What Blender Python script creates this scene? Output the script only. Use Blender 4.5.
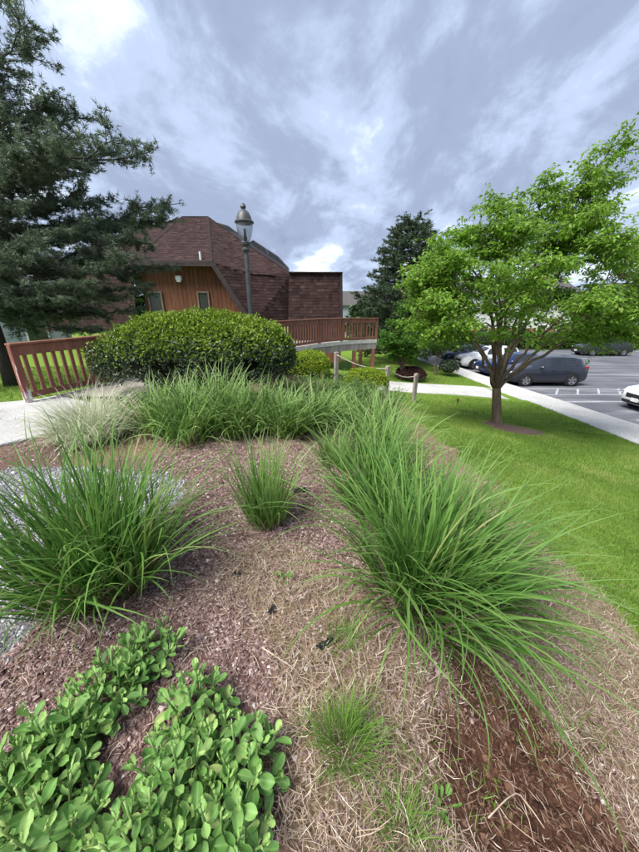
import bpy, bmesh, math, random
import numpy as np
from mathutils import Vector, Matrix
for o in list(bpy.data.objects): bpy.data.objects.remove(o)
R = math.radians
SC = bpy.context.scene
COL = SC.collection
rng = np.random.default_rng(7)
random.seed(7)

# ------------------------------------------------------------------ camera, sky, sun, exposure
EYE = 1.5
FPX, PITCH = 316.0, math.atan(114 / 316.0)
cam = bpy.data.cameras.new('camera')
cam.sensor_fit = 'VERTICAL'; cam.sensor_height = 24.0; cam.lens = 24.0 * FPX / 852.0
cam.clip_start = 0.05; cam.clip_end = 2000
camo = bpy.data.objects.new('camera', cam); COL.objects.link(camo)
camo.location = (0, 0, EYE); camo.rotation_euler = (R(90) - PITCH, 0, 0)
SC.camera = camo

SC.view_settings.view_transform = 'Standard'; SC.view_settings.look = 'None'
SC.view_settings.gamma = 1.0; SC.view_settings.use_curve_mapping = False
SC.view_settings.exposure = 2.3
SUN_EL, SUN_AZ = R(56), R(-128)       # azimuth from +y towards +x
SUN_STRENGTH = 1.5

world = bpy.data.worlds.new('World'); SC.world = world; world.use_nodes = True
nt = world.node_tree; nt.nodes.clear()
def wn(t, **k):
    n = nt.nodes.new(t)
    for a, b in k.items(): setattr(n, a, b)
    return n
def wmath(op, a, b=None, c=None, clamp=False):
    n = wn('ShaderNodeMath', operation=op); n.use_clamp = clamp
    for i, v in enumerate((a, b, c)):
        if v is None: continue
        if isinstance(v, (int, float)): n.inputs[i].default_value = v
        else: nt.links.new(v, n.inputs[i])
    return n.outputs[0]
sky = wn('ShaderNodeTexSky', sky_type='NISHITA'); sky.sun_disc = False
sky.sun_elevation = SUN_EL; sky.sun_rotation = SUN_AZ
tc = wn('ShaderNodeTexCoord'); sep = wn('ShaderNodeSeparateXYZ'); nt.links.new(tc.outputs['Generated'], sep.inputs[0])
zz = wmath('ADD', wmath('ABSOLUTE', sep.outputs[2]), 0.17)
uu = wmath('DIVIDE', sep.outputs[0], zz); vv = wmath('DIVIDE', sep.outputs[1], zz)
comb = wn('ShaderNodeCombineXYZ'); nt.links.new(uu, comb.inputs[0]); nt.links.new(vv, comb.inputs[1])
def wnoise(scale, detail, rough, dist, off, rot=0.0, sc=(1, 1, 1)):
    m = wn('ShaderNodeMapping'); m.inputs['Location'].default_value = off
    m.inputs['Rotation'].default_value = (0, 0, rot); m.inputs['Scale'].default_value = sc
    nt.links.new(comb.outputs[0], m.inputs[0])
    n = wn('ShaderNodeTexNoise'); n.inputs['Scale'].default_value = scale; n.inputs['Detail'].default_value = detail
    n.inputs['Roughness'].default_value = rough; n.inputs['Distortion'].default_value = dist
    nt.links.new(m.outputs[0], n.inputs['Vector']); return n.outputs['Fac']
def wramp(fac, stops):
    r = wn('ShaderNodeValToRGB'); nt.links.new(fac, r.inputs[0])
    e = r.color_ramp.elements
    while len(e) < len(stops): e.new(0.5)
    for x, (p, c) in zip(e, stops): x.position = p; x.color = (*c, 1)
    r.color_ramp.interpolation = 'EASE'
    return r.outputs[0]
def wmix(f, a, b, mode='MIX'):
    n = wn('ShaderNodeMix', data_type='RGBA', blend_type=mode)
    if isinstance(f, (int, float)): n.inputs[0].default_value = f
    else: nt.links.new(f, n.inputs[0])
    for s, v in ((6, a), (7, b)):
        if isinstance(v, tuple): n.inputs[s].default_value = (*v, 1)
        else: nt.links.new(v, n.inputs[s])
    return n.outputs[2]
CLOUD_OFF = (9.4, -7.3, 0.0)
n1 = wnoise(0.55, 9, 0.56, 0.5, CLOUD_OFF, R(-32), (1.25, .85, 1))
n2 = wnoise(1.7, 9, 0.62, 0.35, (8.3, 4.4, 0), R(-32), (1.25, .8, 1))
dens = wmath('ADD', wmath('MULTIPLY', n1, 0.6), wmath('MULTIPLY', n2, 0.4))
cloud = wramp(dens, [(0.335, (0.98, 0.985, 1.0)), (0.41, (0.74, 0.83, 0.95)), (0.465, (0.455, 0.55, 0.735)), (0.54, (0.30, 0.365, 0.51)), (0.66, (0.215, 0.258, 0.37))])
blue = wmath('MULTIPLY', wmath('SUBTRACT', 0.40, dens), 7.0, clamp=True)
cl = wn('ShaderNodeVectorMath', operation='SCALE'); nt.links.new(cloud, cl.inputs[0]); cl.inputs['Scale'].default_value = 2.75
mixs = wmix(wmath('MULTIPLY', blue, 0.35), cl.outputs[0], sky.outputs[0])
bg = wn('ShaderNodeBackground'); bg.inputs['Strength'].default_value = 0.1
nt.links.new(mixs, bg.inputs[0]); wo = wn('ShaderNodeOutputWorld'); nt.links.new(bg.outputs[0], wo.inputs[0])

sl = bpy.data.lights.new('sun', 'SUN'); sl.energy = SUN_STRENGTH; sl.angle = R(32); sl.color = (1.0, 0.97, 0.92)
so = bpy.data.objects.new('sun', sl); COL.objects.link(so)
sdir = Vector((math.sin(SUN_AZ) * math.cos(SUN_EL), math.cos(SUN_AZ) * math.cos(SUN_EL), math.sin(SUN_EL)))
so.rotation_euler = sdir.to_track_quat('Z', 'Y').to_euler(); so.location = (0, 0, 30)
SC.render.engine = 'CYCLES'
SC.cycles.use_denoising = True
SC.cycles.use_adaptive_sampling = True; SC.cycles.adaptive_threshold = .03
SC.cycles.max_bounces = 5; SC.cycles.diffuse_bounces = 2; SC.cycles.glossy_bounces = 2
SC.cycles.transmission_bounces = 5; SC.cycles.transparent_max_bounces = 6
SC.cycles.caustics_reflective = False; SC.cycles.caustics_refractive = False

# ------------------------------------------------------------------ pixel helpers (photo pixels -> directions)
_c, _s = math.cos(PITCH), math.sin(PITCH)
def ray(u, v):
    dx = (u - 319.5) / FPX; dy = (426 - v) / FPX
    return dx, _c + dy * _s, -_s + dy * _c
def PY(u, v, Y):
    a = ray(u, v); t = Y / a[1]
    return Vector((a[0] * t, Y, EYE + a[2] * t))

def on(u, v, z=0.0):
    a = ray(u, v); k = (z - EYE) / a[2]; return a[0] * k, a[1] * k
# ------------------------------------------------------------------ numpy noise
def _hash(ix, iy, seed):
    h = (ix.astype(np.int64) * 374761393 + iy.astype(np.int64) * 668265263 + seed * 1274126177) & 0xffffffff
    h = ((h ^ (h >> 13)) * 1274126177) & 0xffffffff
    return ((h ^ (h >> 16)) & 0xffff) / 65535.0
def vnoise(x, y, seed=0):
    x = np.asarray(x, float); y = np.asarray(y, float)
    ix, iy = np.floor(x), np.floor(y); fx, fy = x - ix, y - iy
    fx = fx * fx * (3 - 2 * fx); fy = fy * fy * (3 - 2 * fy)
    a, b = _hash(ix, iy, seed), _hash(ix + 1, iy, seed)
    c, d = _hash(ix, iy + 1, seed), _hash(ix + 1, iy + 1, seed)
    return (a * (1 - fx) + b * fx) * (1 - fy) + (c * (1 - fx) + d * fx) * fy
def fbm(x, y, oct=4, seed=0):
    s, a, t = 0, 0.5, 0
    for k in range(oct):
        s = s + a * vnoise(x * 2 ** k, y * 2 ** k, seed + k); t += a; a *= 0.5
    return s / t
def smooth(a, b, x):
    t = np.clip((x - a) / (b - a), 0, 1); return t * t * (3 - 2 * t)

# ------------------------------------------------------------------ terrain height
CP = np.array([(-1, .5, 0), (-1, 1.3, 0), (-.4, 2, 0), (-.5, 1.3, 0), (.1, .65, -.03), (.62, 1.35, -.13), (1.35, .6, -.62), (.95, .9, -.38),
    (.5, .3, -.18), (0, -2, 0), (3, -2, -1.0), (2, 1.3, -.75), (2.4, 1.7, -.82), (2.3, 2.4, -.72), (2.7, 4.2, -.78), (.7, 3.2, -.12), (1.4, 3.5, -.35), (1.3, 2.4, -.3),
    (-.3, 4, 0), (-3, 3.6, 0), (-3.5, 3.3, 0), (-5, 5.3, -.02), (-7.3, 7.4, -.2), (-12, 12, -.5), (-20, 20, -.9), (-30, 10, -.8), (-20, -5, -.3), (-6, 0, 0),
    (-2, 6, -.05), (0, 6, -.2), (0, 7.5, -.4), (.5, 10, -.95), (1.5, 8, -.95), (3, 6, -1.05), (5.2, 8.7, -1.6), (3.2, 12.1, -1.65), (3, 14.5, -1.8), (5.6, 14.5, -1.95),
    (3.7, 17, -1.9), (8, 9, -2.08), (9.6, 9, -2.26), (9.6, 15, -2.3), (9.6, 22, -2.32), (9.6, 4, -2.2), (9.6, -3, -2.1), (6, 4, -1.5), (-2, 12, -.6), (-6, 14, -.5), (0, 18, -1.2),
    (5, 25, -2.2), (0, 40, -2.4), (-40, 60, -2), (40, 60, -2.3), (80, 60, -2.2), (80, 0, -2.3), (9, 50, -2.4), (40, -20, -2.3), (-15, 40, -1.8), (-60, 20, -1.5)], float)
def _rbf_fit():
    n = len(CP); P = CP[:, :2]
    K = np.sqrt(((P[:, None] - P[None]) ** 2).sum(-1))
    A = np.zeros((n + 3, n + 3)); A[:n, :n] = K; A[:n, n] = 1; A[:n, n + 1:] = P; A[n, :n] = 1; A[n + 1:, :n] = P.T
    b = np.zeros(n + 3); b[:n] = CP[:, 2]
    return np.linalg.solve(A, b)
_W = _rbf_fit()
KY = np.array([-14, 8, 14, 18, 28, 36]); KX = np.array([11.5, 11.45, 10.95, 10.5, 9.9, 9.4]); WXL = np.array([9.6, 9.62, 9.42, 9.05, 8.45, 8.0])
def H0(x, y):
    x = np.asarray(x, float); y = np.asarray(y, float); sh = x.shape
    x = x.ravel(); y = y.ravel(); out = np.zeros(len(x)); n = len(CP)
    for i in range(0, len(x), 50000):
        a, b = x[i:i + 50000], y[i:i + 50000]
        K = np.sqrt((a[:, None] - CP[None, :, 0]) ** 2 + (b[:, None] - CP[None, :, 1]) ** 2)
        out[i:i + 50000] = K @ _W[:n] + _W[n] + _W[n + 1] * a + _W[n + 2] * b
    ex = np.interp(y, KY, KX)
    under = smooth(-1.1, -.6, x - ex) * (1 - smooth(36.2, 36.8, y)) * (1 - smooth(52, 53, x))
    out = out * (1 - under) + (-2.66) * under
    return out.reshape(sh)
LEY = np.array([-3, .3, 1.6, 2.4, 3.3, 4.2, 6, 8.2, 11, 13]); LEX = np.array([2.9, 2.6, 2.4, 2.08, 2.05, 2.1, 2.3, 2.55, 2.7, 2.4])
GRAV = np.array([(-4.4, 2.5), (-3.0, 2.9), (-2.1, 2.85), (-1.25, 2.62), (-1.2, 2.3), (-1.42, 1.5), (-1.42, 1.0), (-1.5, .6), (-1.8, -1), (-5, -1)])
def inpoly(x, y, P):
    r = np.zeros(np.shape(x), bool); n = len(P); j = n - 1
    for i in range(n):
        xi, yi = P[i]; xj, yj = P[j]
        r ^= ((yi > y) != (yj > y)) & (x < (xj - xi) * (y - yi) / (yj - yi + 1e-12) + xi); j = i
    return r
def segdist(x, y, P):
    d = np.full(np.shape(x), 1e9); n = len(P)
    for i in range(n):
        a, b = np.array(P[i], float), np.array(P[(i + 1) % n], float); ab = b - a
        t = np.clip(((x - a[0]) * ab[0] + (y - a[1]) * ab[1]) / (ab @ ab), 0, 1)
        d = np.minimum(d, np.hypot(x - a[0] - t * ab[0], y - a[1] - t * ab[1]))
    return d
def zones(x, y):
    """weights: lawn, gravel, soil, straw (the rest is red mulch)"""
    e = np.interp(y, LEY, LEX) + (fbm(x * 2.2, y * 2.2, 5, 5) - .5) * .9
    lawn = smooth(-.12, .22, x - e)
    left = smooth(-.1, .15, y - (5.15 + .12 * x + .1 * x) ) * smooth(4.0, 4.4, -x)      # lawn beyond the slab
    far = smooth(11.5, 12.5, y + .3 * x)
    lawn = np.maximum(np.maximum(lawn, left * 1.0), far)
    lawn = np.maximum(lawn, smooth(4.5, 5.0, -x) * smooth(4.2, 4.6, y))
    sd = segdist(x, y, GRAV) * np.where(inpoly(x, y, GRAV), 1, -1)
    grav = smooth(-.06, .06, sd + (fbm(x * 6, y * 6, 3, 9) - .5) * .16)
    soil = smooth(.30, .0, np.hypot((x - .98) / 1.25, (y - .70) / 1.1) - .2 + (fbm(x * 5, y * 5, 3, 21) - .5) * .5)
    soil = np.maximum(soil, .8 * smooth(.16, .0, np.hypot(x - .82, (y - 1.02) * .8) - .1))
    st = fbm(x * 1.9 + 3, y * 1.9, 4, 33)
    straw = smooth(.50, .66, st + .62 * np.exp(-((x + .28) ** 2 / .18 + (y - 1.5) ** 2 / .17)) + .25 * np.exp(-((x - .15) ** 2 / .2 + (y - .85) ** 2 / .4))
                   + .42 * smooth(.75, 1.3, x) + .08 * smooth(3.0, 3.6, y) - .3 * np.exp(-((x + .35) ** 2 / .12 + (y - .95) ** 2 / .1)) - .25 * np.exp(-((x + .75) ** 2 / .1 + (y - 2.4) ** 2 / .7)))
    straw = straw * (1 - .85 * soil)
    return lawn, grav * (1 - lawn), soil * (1 - lawn), straw * (1 - lawn) * (1 - grav)
def H(x, y):
    h = H0(x, y)
    x = np.asarray(x, float); y = np.asarray(y, float)
    near = np.exp(-(np.maximum(0, np.hypot(x, y - 1) - 4) / 3) ** 2)
    return h + near * ((fbm(x * 3, y * 3, 3, 51) - .5) * .07)
def h1(x, y): return float(H(np.array([x]), np.array([y]))[0])

# ------------------------------------------------------------------ mesh helpers
class MB:
    def __init__(s): s.V = []; s.F = []; s.C = []; s.n = 0
    def add(s, V, F, C=None):
        V = np.asarray(V, float).reshape(-1, 3); 
        s.V.append(V); s.C.append(np.zeros((len(V), 3)) if C is None else np.asarray(C, float).reshape(-1, 3))
        F = F if isinstance(F, list) else [F]
        for f in F:
            f = np.asarray(f, np.int64)
            if f.ndim == 1: f = f[None]
            if len(f): s.F.append(f + s.n)
        s.n += len(V)
    def mesh(s, name, mat=None, smooth_sh=False):
        me = bpy.data.meshes.new(name)
        if s.n == 0: return me
        V = np.concatenate(s.V); C = np.concatenate(s.C)
        me.vertices.add(len(V)); me.vertices.foreach_set('co', V.ravel())
        loops = np.concatenate([f.ravel() for f in s.F])
        tot = np.concatenate([np.full(len(f), f.shape[1]) for f in s.F])
        st = np.concatenate([[0], np.cumsum(tot)[:-1]])
        me.loops.add(len(loops)); me.loops.foreach_set('vertex_index', loops.astype(np.int32))
        me.polygons.add(len(tot)); me.polygons.foreach_set('loop_start', st.astype(np.int32))
        me.update(calc_edges=True)
        a = me.attributes.new('col', 'FLOAT_COLOR', 'POINT')
        a.data.foreach_set('color', np.concatenate([C, np.ones((len(C), 1))], 1).astype(np.float32).ravel())
        me.polygons.foreach_set('use_smooth', np.full(len(tot), bool(smooth_sh)))
        if mat: me.materials.append(mat)
        return me
    def build(s, name, mat, parent=None, smooth_sh=False, **k):
        return link(name, s.mesh(name, mat, smooth_sh), parent, **k)
def link(name, me, parent=None, loc=None):
    o = bpy.data.objects.new(name, me); COL.objects.link(o)
    if loc is not None: o.location = loc
    if parent: o.parent = parent
    return o
def tag(o, label=None, cat=None, group=None, kind=None):
    if label: o['label'] = label
    if cat: o['category'] = cat
    if group: o['group'] = group
    if kind: o['kind'] = kind
    return o
def thing(name, label, cat, loc=(0, 0, 0), rz=0, group=None):
    o = bpy.data.objects.new(name, None); COL.objects.link(o); o.empty_display_size = .1
    o.location = loc; o.rotation_euler = (0, 0, rz)
    return tag(o, label, cat, group)
def local(V, t):   # world points -> the frame of a thing that only has a location
    return np.asarray(V) - np.array(t.location)

def tube_arr(pts, rad, n=6, cap=True, u=0.0):
    P = np.array([tuple(p) for p in pts], float); k = len(P); rad = np.broadcast_to(rad, (k,))
    T = np.gradient(P, axis=0); T /= np.linalg.norm(T, axis=1)[:, None] + 1e-9
    ref = np.array([0, 0, 1.]) if abs(T[0, 2]) < .9 else np.array([1., 0, 0])
    a = np.cross(T[0], ref); a /= np.linalg.norm(a); A = [a]
    for i in range(1, k):
        a = A[-1] - T[i] * (A[-1] @ T[i]); a /= np.linalg.norm(a) + 1e-9; A.append(a)
    A = np.array(A); B = np.cross(T, A)
    th = np.arange(n) * 2 * math.pi / n
    V = P[:, None] + rad[:, None, None] * (A[:, None] * np.cos(th)[None, :, None] + B[:, None] * np.sin(th)[None, :, None])
    V = V.reshape(-1, 3)
    i = np.arange(k - 1)[:, None] * n; j = np.arange(n)[None]; j2 = (j + 1) % n
    F = np.stack([i + j, i + j2, i + n + j2, i + n + j], -1).reshape(-1, 4)
    Fs = [F]
    if cap: Fs += [np.arange(n)[::-1][None], (np.arange(n) + (k - 1) * n)[None]]
    C = np.zeros((len(V), 3)); C[:, 0] = u; C[:, 1] = np.repeat(np.linspace(0, 1, k), n)
    return V, Fs, C
def lathe_arr(prof, n=20):
    k = len(prof); th = np.arange(n) * 2 * math.pi / n
    r = np.array([p[0] for p in prof]); z = np.array([p[1] for p in prof])
    V = np.stack([r[:, None] * np.cos(th), r[:, None] * np.sin(th), np.repeat(z[:, None], n, 1)], -1).reshape(-1, 3)
    i = np.arange(k - 1)[:, None] * n; j = np.arange(n)[None]; j2 = (j + 1) % n
    return V, [np.stack([i + j, i + j2, i + n + j2, i + n + j], -1).reshape(-1, 4)]
def box_mesh(name, sx, sy, sz, mat, bev=0.0, origin_bottom=True):
    bm = bmesh.new(); bmesh.ops.create_cube(bm, size=1)
    for v in bm.verts: v.co = Vector((v.co.x * sx, v.co.y * sy, (v.co.z + (.5 if origin_bottom else 0)) * sz))
    if bev: bmesh.ops.bevel(bm, geom=bm.edges[:], offset=bev, segments=1, affect='EDGES')
    me = bpy.data.meshes.new(name); bm.to_mesh(me); bm.free()
    if mat: me.materials.append(mat)
    return me
def bar(name, p0, p1, w, h, mat, parent, bev=.006, up=(0, 0, 1), off=0.0):
    """a bevelled board from p0 to p1; w across, h along up"""
    p0, p1 = Vector(p0), Vector(p1); d = p1 - p0; L = d.length; d.normalize()
    y = Vector(up).cross(d).normalized(); z = d.cross(y)
    me = box_mesh(name, L, w, h, mat, bev, False)
    o = link(name, me, parent)
    m = Matrix((d, y, z)).transposed().to_4x4(); m.translation = (p0 + p1) / 2 + z * off
    if parent: m.translation = m.translation - parent.location
    o.matrix_local = m
    return o
def prism(name, poly, vec, mat, parent):
    """a polygon (3-D points) pushed along vec"""
    P = [Vector(p) for p in poly]; n = len(P); v = Vector(vec); off = parent.location if parent else Vector()
    V = [tuple(p - off) for p in P] + [tuple(p + v - off) for p in P]
    F = [list(range(n))[::-1], list(range(n, 2 * n))] + [[i, (i + 1) % n, n + (i + 1) % n, n + i] for i in range(n)]
    me = bpy.data.meshes.new(name); me.from_pydata(V, [], F)
    bm = bmesh.new(); bm.from_mesh(me); bmesh.ops.recalc_face_normals(bm, faces=bm.faces[:]); bm.to_mesh(me); bm.free()
    me.materials.append(mat); return link(name, me, parent)

def blades(base, az, length, lean, curve, width, nseg=6, kink=None, ground=True, rnd=None, vfold=.22, tw=None, flat=False):
    base = np.asarray(base, float); N = len(base)
    s = np.linspace(0, 1, nseg + 1)
    th = lean[:, None] + curve[:, None] * s[None] ** rng.uniform(1.1, 3.2, N)[:, None]
    azz = az[:, None] + (0 if kink is None else kink[:, None] * s[None])
    step = (length / nseg)[:, None]
    d = np.stack([np.sin(th) * np.cos(azz), np.sin(th) * np.sin(azz), np.cos(th)], -1)
    P = np.zeros((N, nseg + 1, 3)); P[:, 0] = base
    P[:, 1:] = base[:, None] + np.cumsum(d[:, :-1] * step[..., None], 1)
    if ground:
        g = H0(P[..., 0], P[..., 1]) + .012
        P[..., 2] = np.maximum(P[..., 2], g)
    tw = rng.normal(0, .5, N) if tw is None else tw
    sa = azz + math.pi / 2
    side = np.stack([np.cos(sa), np.sin(sa), np.zeros_like(sa)], -1)
    nrm = np.cross(side, d)
    twa = (tw[:, None] * s[None])[..., None]
    side, nrm = side * np.cos(twa) + nrm * np.sin(twa), nrm * np.cos(twa) - side * np.sin(twa)
    prof = np.clip(.55 + 1.6 * s, 0, 1) * np.clip(1.02 - s ** 2.4, .03, 1)
    w = (width[:, None] * prof[None] * .5)[..., None]
    if flat:
        V = np.stack([P - side * w, P + side * w], 2); rnd = rng.random(N) if rnd is None else rnd
        C = np.zeros(V.shape); C[..., 0] = rnd[:, None, None]; C[..., 1] = s[None, :, None]; per = (nseg + 1) * 2; i = np.arange(nseg) * 2
        f = np.stack([i, i + 1, i + 3, i + 2], -1); F = (f[None] + (np.arange(N) * per)[:, None, None]).reshape(-1, 4)
        return V.reshape(-1, 3), F, C.reshape(-1, 3), per
    V = np.stack([P - side * w + nrm * w * vfold, P - nrm * w * vfold, P + side * w + nrm * w * vfold], 2)
    rnd = rng.random(N) if rnd is None else rnd
    C = np.zeros(V.shape); C[..., 0] = rnd[:, None, None]; C[..., 1] = s[None, :, None]; C[:, :, 1, 2] = 1
    per = (nseg + 1) * 3
    i = np.arange(nseg)[:, None] * 3; j = np.arange(2)[None]
    f = np.stack([i + j, i + j + 1, i + 3 + j + 1, i + 3 + j], -1).reshape(-1, 4)
    F = (f[None] + (np.arange(N) * per)[:, None, None]).reshape(-1, 4)
    return V.reshape(-1, 3), F, C.reshape(-1, 3), per
def unit(a): return a / (np.linalg.norm(a, axis=-1, keepdims=True) + 1e-9)
def leaf_arr(P, d, nrm, L, W, rnd, fold=.25, curl=.0):
    """folded leaves, two triangles each side of the midrib: base, left, tip, right"""
    P = np.asarray(P); N = len(P); d = unit(d); sd = unit(np.cross(d, nrm)); nn = np.cross(sd, d)
    L = np.broadcast_to(L, (N,))[:, None]; W = np.broadcast_to(W, (N,))[:, None]
    V = np.stack([P, P + d * L * .45 - sd * W * .5 + nn * W * fold, P + d * L - nn * L * curl, P + d * L * .45 + sd * W * .5 + nn * W * fold], 1)
    C = np.zeros(V.shape); C[..., 0] = rnd[:, None]; C[:, 2, 1] = 1; C[:, 1, 1] = .45; C[:, 3, 1] = .45
    b = (np.arange(N) * 4)[:, None]
    F = np.concatenate([b + np.array([0, 1, 2]), b + np.array([0, 2, 3])], 0)
    return V.reshape(-1, 3), F, C.reshape(-1, 3)
def rand_dirs(n): return unit(rng.normal(size=(n, 3)))

# ------------------------------------------------------------------ materials
MATS = {}
class NT:
    def __init__(s, name):
        s.m = bpy.data.materials.new(name); s.m.use_nodes = True; s.t = s.m.node_tree; s.t.nodes.clear()
        s.out = s.n('ShaderNodeOutputMaterial')
    def n(s, t, **k):
        x = s.t.nodes.new(t)
        for a, b in k.items(): setattr(x, a, b)
        return x
    def put(s, sock, v):
        if isinstance(v, (int, float)): sock.default_value = v
        elif isinstance(v, tuple): sock.default_value = v if len(v) == len(sock.default_value) else (*v, 1)
        else: s.t.links.new(v, sock)
    def noise(s, scale, detail=5, rough=.55, coord='Object', dist=0, mscale=None):
        tc = s.n('ShaderNodeTexCoord'); v = tc.outputs[coord]
        if mscale:
            mp = s.n('ShaderNodeMapping'); s.t.links.new(v, mp.inputs[0]); mp.inputs['Scale'].default_value = mscale; v = mp.outputs[0]
        x = s.n('ShaderNodeTexNoise'); s.t.links.new(v, x.inputs['Vector'])
        x.inputs['Scale'].default_value = scale; x.inputs['Detail'].default_value = detail; x.inputs['Roughness'].default_value = rough; x.inputs['Distortion'].default_value = dist
        return x.outputs['Fac']
    def ramp(s, f, stops, interp='LINEAR'):
        r = s.n('ShaderNodeValToRGB'); s.t.links.new(f, r.inputs[0]); e = r.color_ramp.elements
        while len(e) < len(stops): e.new(.5)
        for x, (p, c) in zip(e, stops): x.position = p; x.color = (*c, 1) if isinstance(c, tuple) else (c, c, c, 1)
        r.color_ramp.interpolation = interp; return r.outputs[0]
    def mix(s, f, a, b, mode='MIX'):
        x = s.n('ShaderNodeMix', data_type='RGBA', blend_type=mode); s.put(x.inputs[0], f); s.put(x.inputs[6], a); s.put(x.inputs[7], b); return x.outputs[2]
    def math(s, op, a, b=None):
        x = s.n('ShaderNodeMath', operation=op); s.put(x.inputs[0], a)
        if b is not None: s.put(x.inputs[1], b)
        return x.outputs[0]
    def attr(s):
        a = s.n('ShaderNodeAttribute'); a.attribute_name = 'col'; p = s.n('ShaderNodeSeparateColor'); s.t.links.new(a.outputs['Color'], p.inputs[0]); return p.outputs
    def bump(s, h, strength=.3, dist=.02):
        b = s.n('ShaderNodeBump'); b.inputs['Strength'].default_value = strength; b.inputs['Distance'].default_value = dist; s.t.links.new(h, b.inputs['Height']); return b.outputs[0]
    def bsdf(s, color, rough=.7, spec=.4, normal=None, **k):
        b = s.n('ShaderNodeBsdfPrincipled'); s.put(b.inputs['Base Color'], color); s.put(b.inputs['Roughness'], rough); b.inputs['Specular IOR Level'].default_value = spec
        if normal is not None: s.t.links.new(normal, b.inputs['Normal'])
        for a, v in k.items(): s.put(b.inputs[a.replace('_', ' ')], v)
        return b.outputs[0]
    def done(s, sh): s.t.links.new(sh, s.out.inputs[0]); MATS[s.m.name] = s.m; return s.m

def m_plain(name, a, b, scale=3, rough=.7, bump=.2, bscale=None, spec=.3, dist=.01, mscale=None, **k):
    t = NT(name); f = t.noise(scale, 6, .6, mscale=mscale); c = t.ramp(f, [(.3, a), (.7, b)])
    nb = t.bump(t.noise(bscale or scale * 8, 4, .6, mscale=mscale), bump, dist) if bump else None
    return t.done(t.bsdf(c, rough, spec, nb, **k))
def m_leaf(name, stops, tip=None, rough=.5, trans=.3, spec=.3, rib=None, base=None, rnd='attr', tipstart=.6):
    t = NT(name); A = t.attr()
    if rnd == 'obj':
        oi = t.n('ShaderNodeObjectInfo'); f = oi.outputs['Random']
    else: f = A[0]
    c = t.ramp(f, stops)
    if tip is not None: c = t.mix(t.ramp(A[1], [(tipstart, 0.0), (1.0, 1.0)]), c, tip)
    if base is not None: c = t.mix(t.ramp(A[1], [(0.0, 1.0), (.22, 0.0)]), c, base)
    if rib is not None: c = t.mix(t.ramp(A[2], [(.7, 0.0), (.95, .6)]), c, rib)
    b = t.bsdf(c, rough, spec); tr = t.n('ShaderNodeBsdfTranslucent'); t.put(tr.inputs[0], c)
    mx = t.n('ShaderNodeMixShader'); mx.inputs[0].default_value = trans; t.t.links.new(b, mx.inputs[1]); t.t.links.new(tr.outputs[0], mx.inputs[2])
    return t.done(mx.outputs[0])
def m_attr(name, stops, rough=.9, bump=0, bscale=60, spec=.2):
    t = NT(name); c = t.ramp(t.attr()[0], stops)
    nb = t.bump(t.noise(bscale, 4), bump, .01) if bump else None
    return t.done(t.bsdf(c, rough, spec, nb))

def m_ground():
    t = NT('ground_cover')
    a = t.n('ShaderNodeAttribute'); a.attribute_name = 'col'; sp = t.n('ShaderNodeSeparateColor'); t.t.links.new(a.outputs['Color'], sp.inputs[0])
    a2 = t.n('ShaderNodeAttribute'); a2.attribute_name = 'straw'
    fine = t.noise(90, 6, .7); mid = t.noise(9, 5, .6); big = t.noise(.8, 4, .5)
    mulch = t.mix(t.math('MULTIPLY', mid, .6), t.ramp(fine, [(.3, (.05, .027, .024)), (.5, (.14, .08, .07)), (.72, (.26, .17, .15))]), (.13, .085, .065))
    straw = t.ramp(fine, [(.3, (.06, .038, .022)), (.5, (.19, .135, .08)), (.75, (.34, .26, .165))])
    soil = t.ramp(t.noise(14, 7, .65), [(.3, (.05, .023, .014)), (.6, (.115, .055, .034)), (.8, (.165, .09, .06))])
    grav = t.ramp(fine, [(.3, (.06, .06, .065)), (.7, (.22, .22, .22))])
    lawn = t.mix(big, t.ramp(t.noise(40, 5, .7), [(.3, (.08, .15, .018)), (.7, (.17, .27, .035))]), (.15, .24, .035))
    c = t.mix(a2.outputs['Fac'], mulch, straw); c = t.mix(sp.outputs[2], c, soil); c = t.mix(sp.outputs[1], c, grav); c = t.mix(sp.outputs[0], c, lawn)
    return t.done(t.bsdf(c, .95, .1, t.bump(t.noise(55, 6, .65), .8, .02)))
m_ground()
m_leaf('lawn_blade', [(0, (.085, .16, .018)), (.5, (.15, .255, .036)), (.9, (.22, .33, .06)), (1, (.33, .34, .12))], trans=.3)
m_attr('mulch_chip', [(0, (.065, .037, .033)), (.3, (.165, .10, .092)), (.65, (.265, .182, .168)), (.9, (.40, .315, .29)), (1, (.6, .53, .5))], .9)
m_attr('straw_blade', [(0, (.12, .075, .052)), (.4, (.28, .20, .145)), (.8, (.44, .345, .265)), (1, (.62, .54, .44))], .8)
m_attr('pebble', [(0, (.13, .13, .135)), (.5, (.29, .29, .295)), (.9, (.44, .44, .445)), (1, (.6, .6, .59))], .85)
m_attr('clod', [(0, (.042, .019, .012)), (.6, (.105, .052, .033)), (1, (.18, .10, .068))], .95, .6, 120)
m_leaf('silver_grass', [(0, (.045, .125, .016)), (.45, (.085, .205, .030)), (.9, (.16, .30, .06)), (.96, (.24, .33, .09)), (1, (.40, .36, .17))], tip=(.17, .28, .075), rib=(.20, .36, .11), base=(.13, .15, .05), trans=.35, rough=.5, spec=.22)
m_leaf('bright_grass', [(0, (.065, .15, .022)), (.5, (.13, .265, .04)), (.93, (.24, .38, .09)), (1, (.42, .40, .2))], tip=(.26, .36, .13), rib=(.26, .40, .15), base=(.10, .14, .035), trans=.35)
m_leaf('cream_grass', [(0, (.24, .33, .15)), (.35, (.48, .54, .34)), (1, (.72, .72, .55))], tip=(.68, .66, .52), base=(.2, .26, .1), trans=.45)
m_leaf('fescue', [(0, (.07, .17, .02)), (.6, (.12, .26, .03)), (1, (.2, .33, .06))], tip=(.26, .32, .10), base=(.16, .15, .05), trans=.3)
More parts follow.
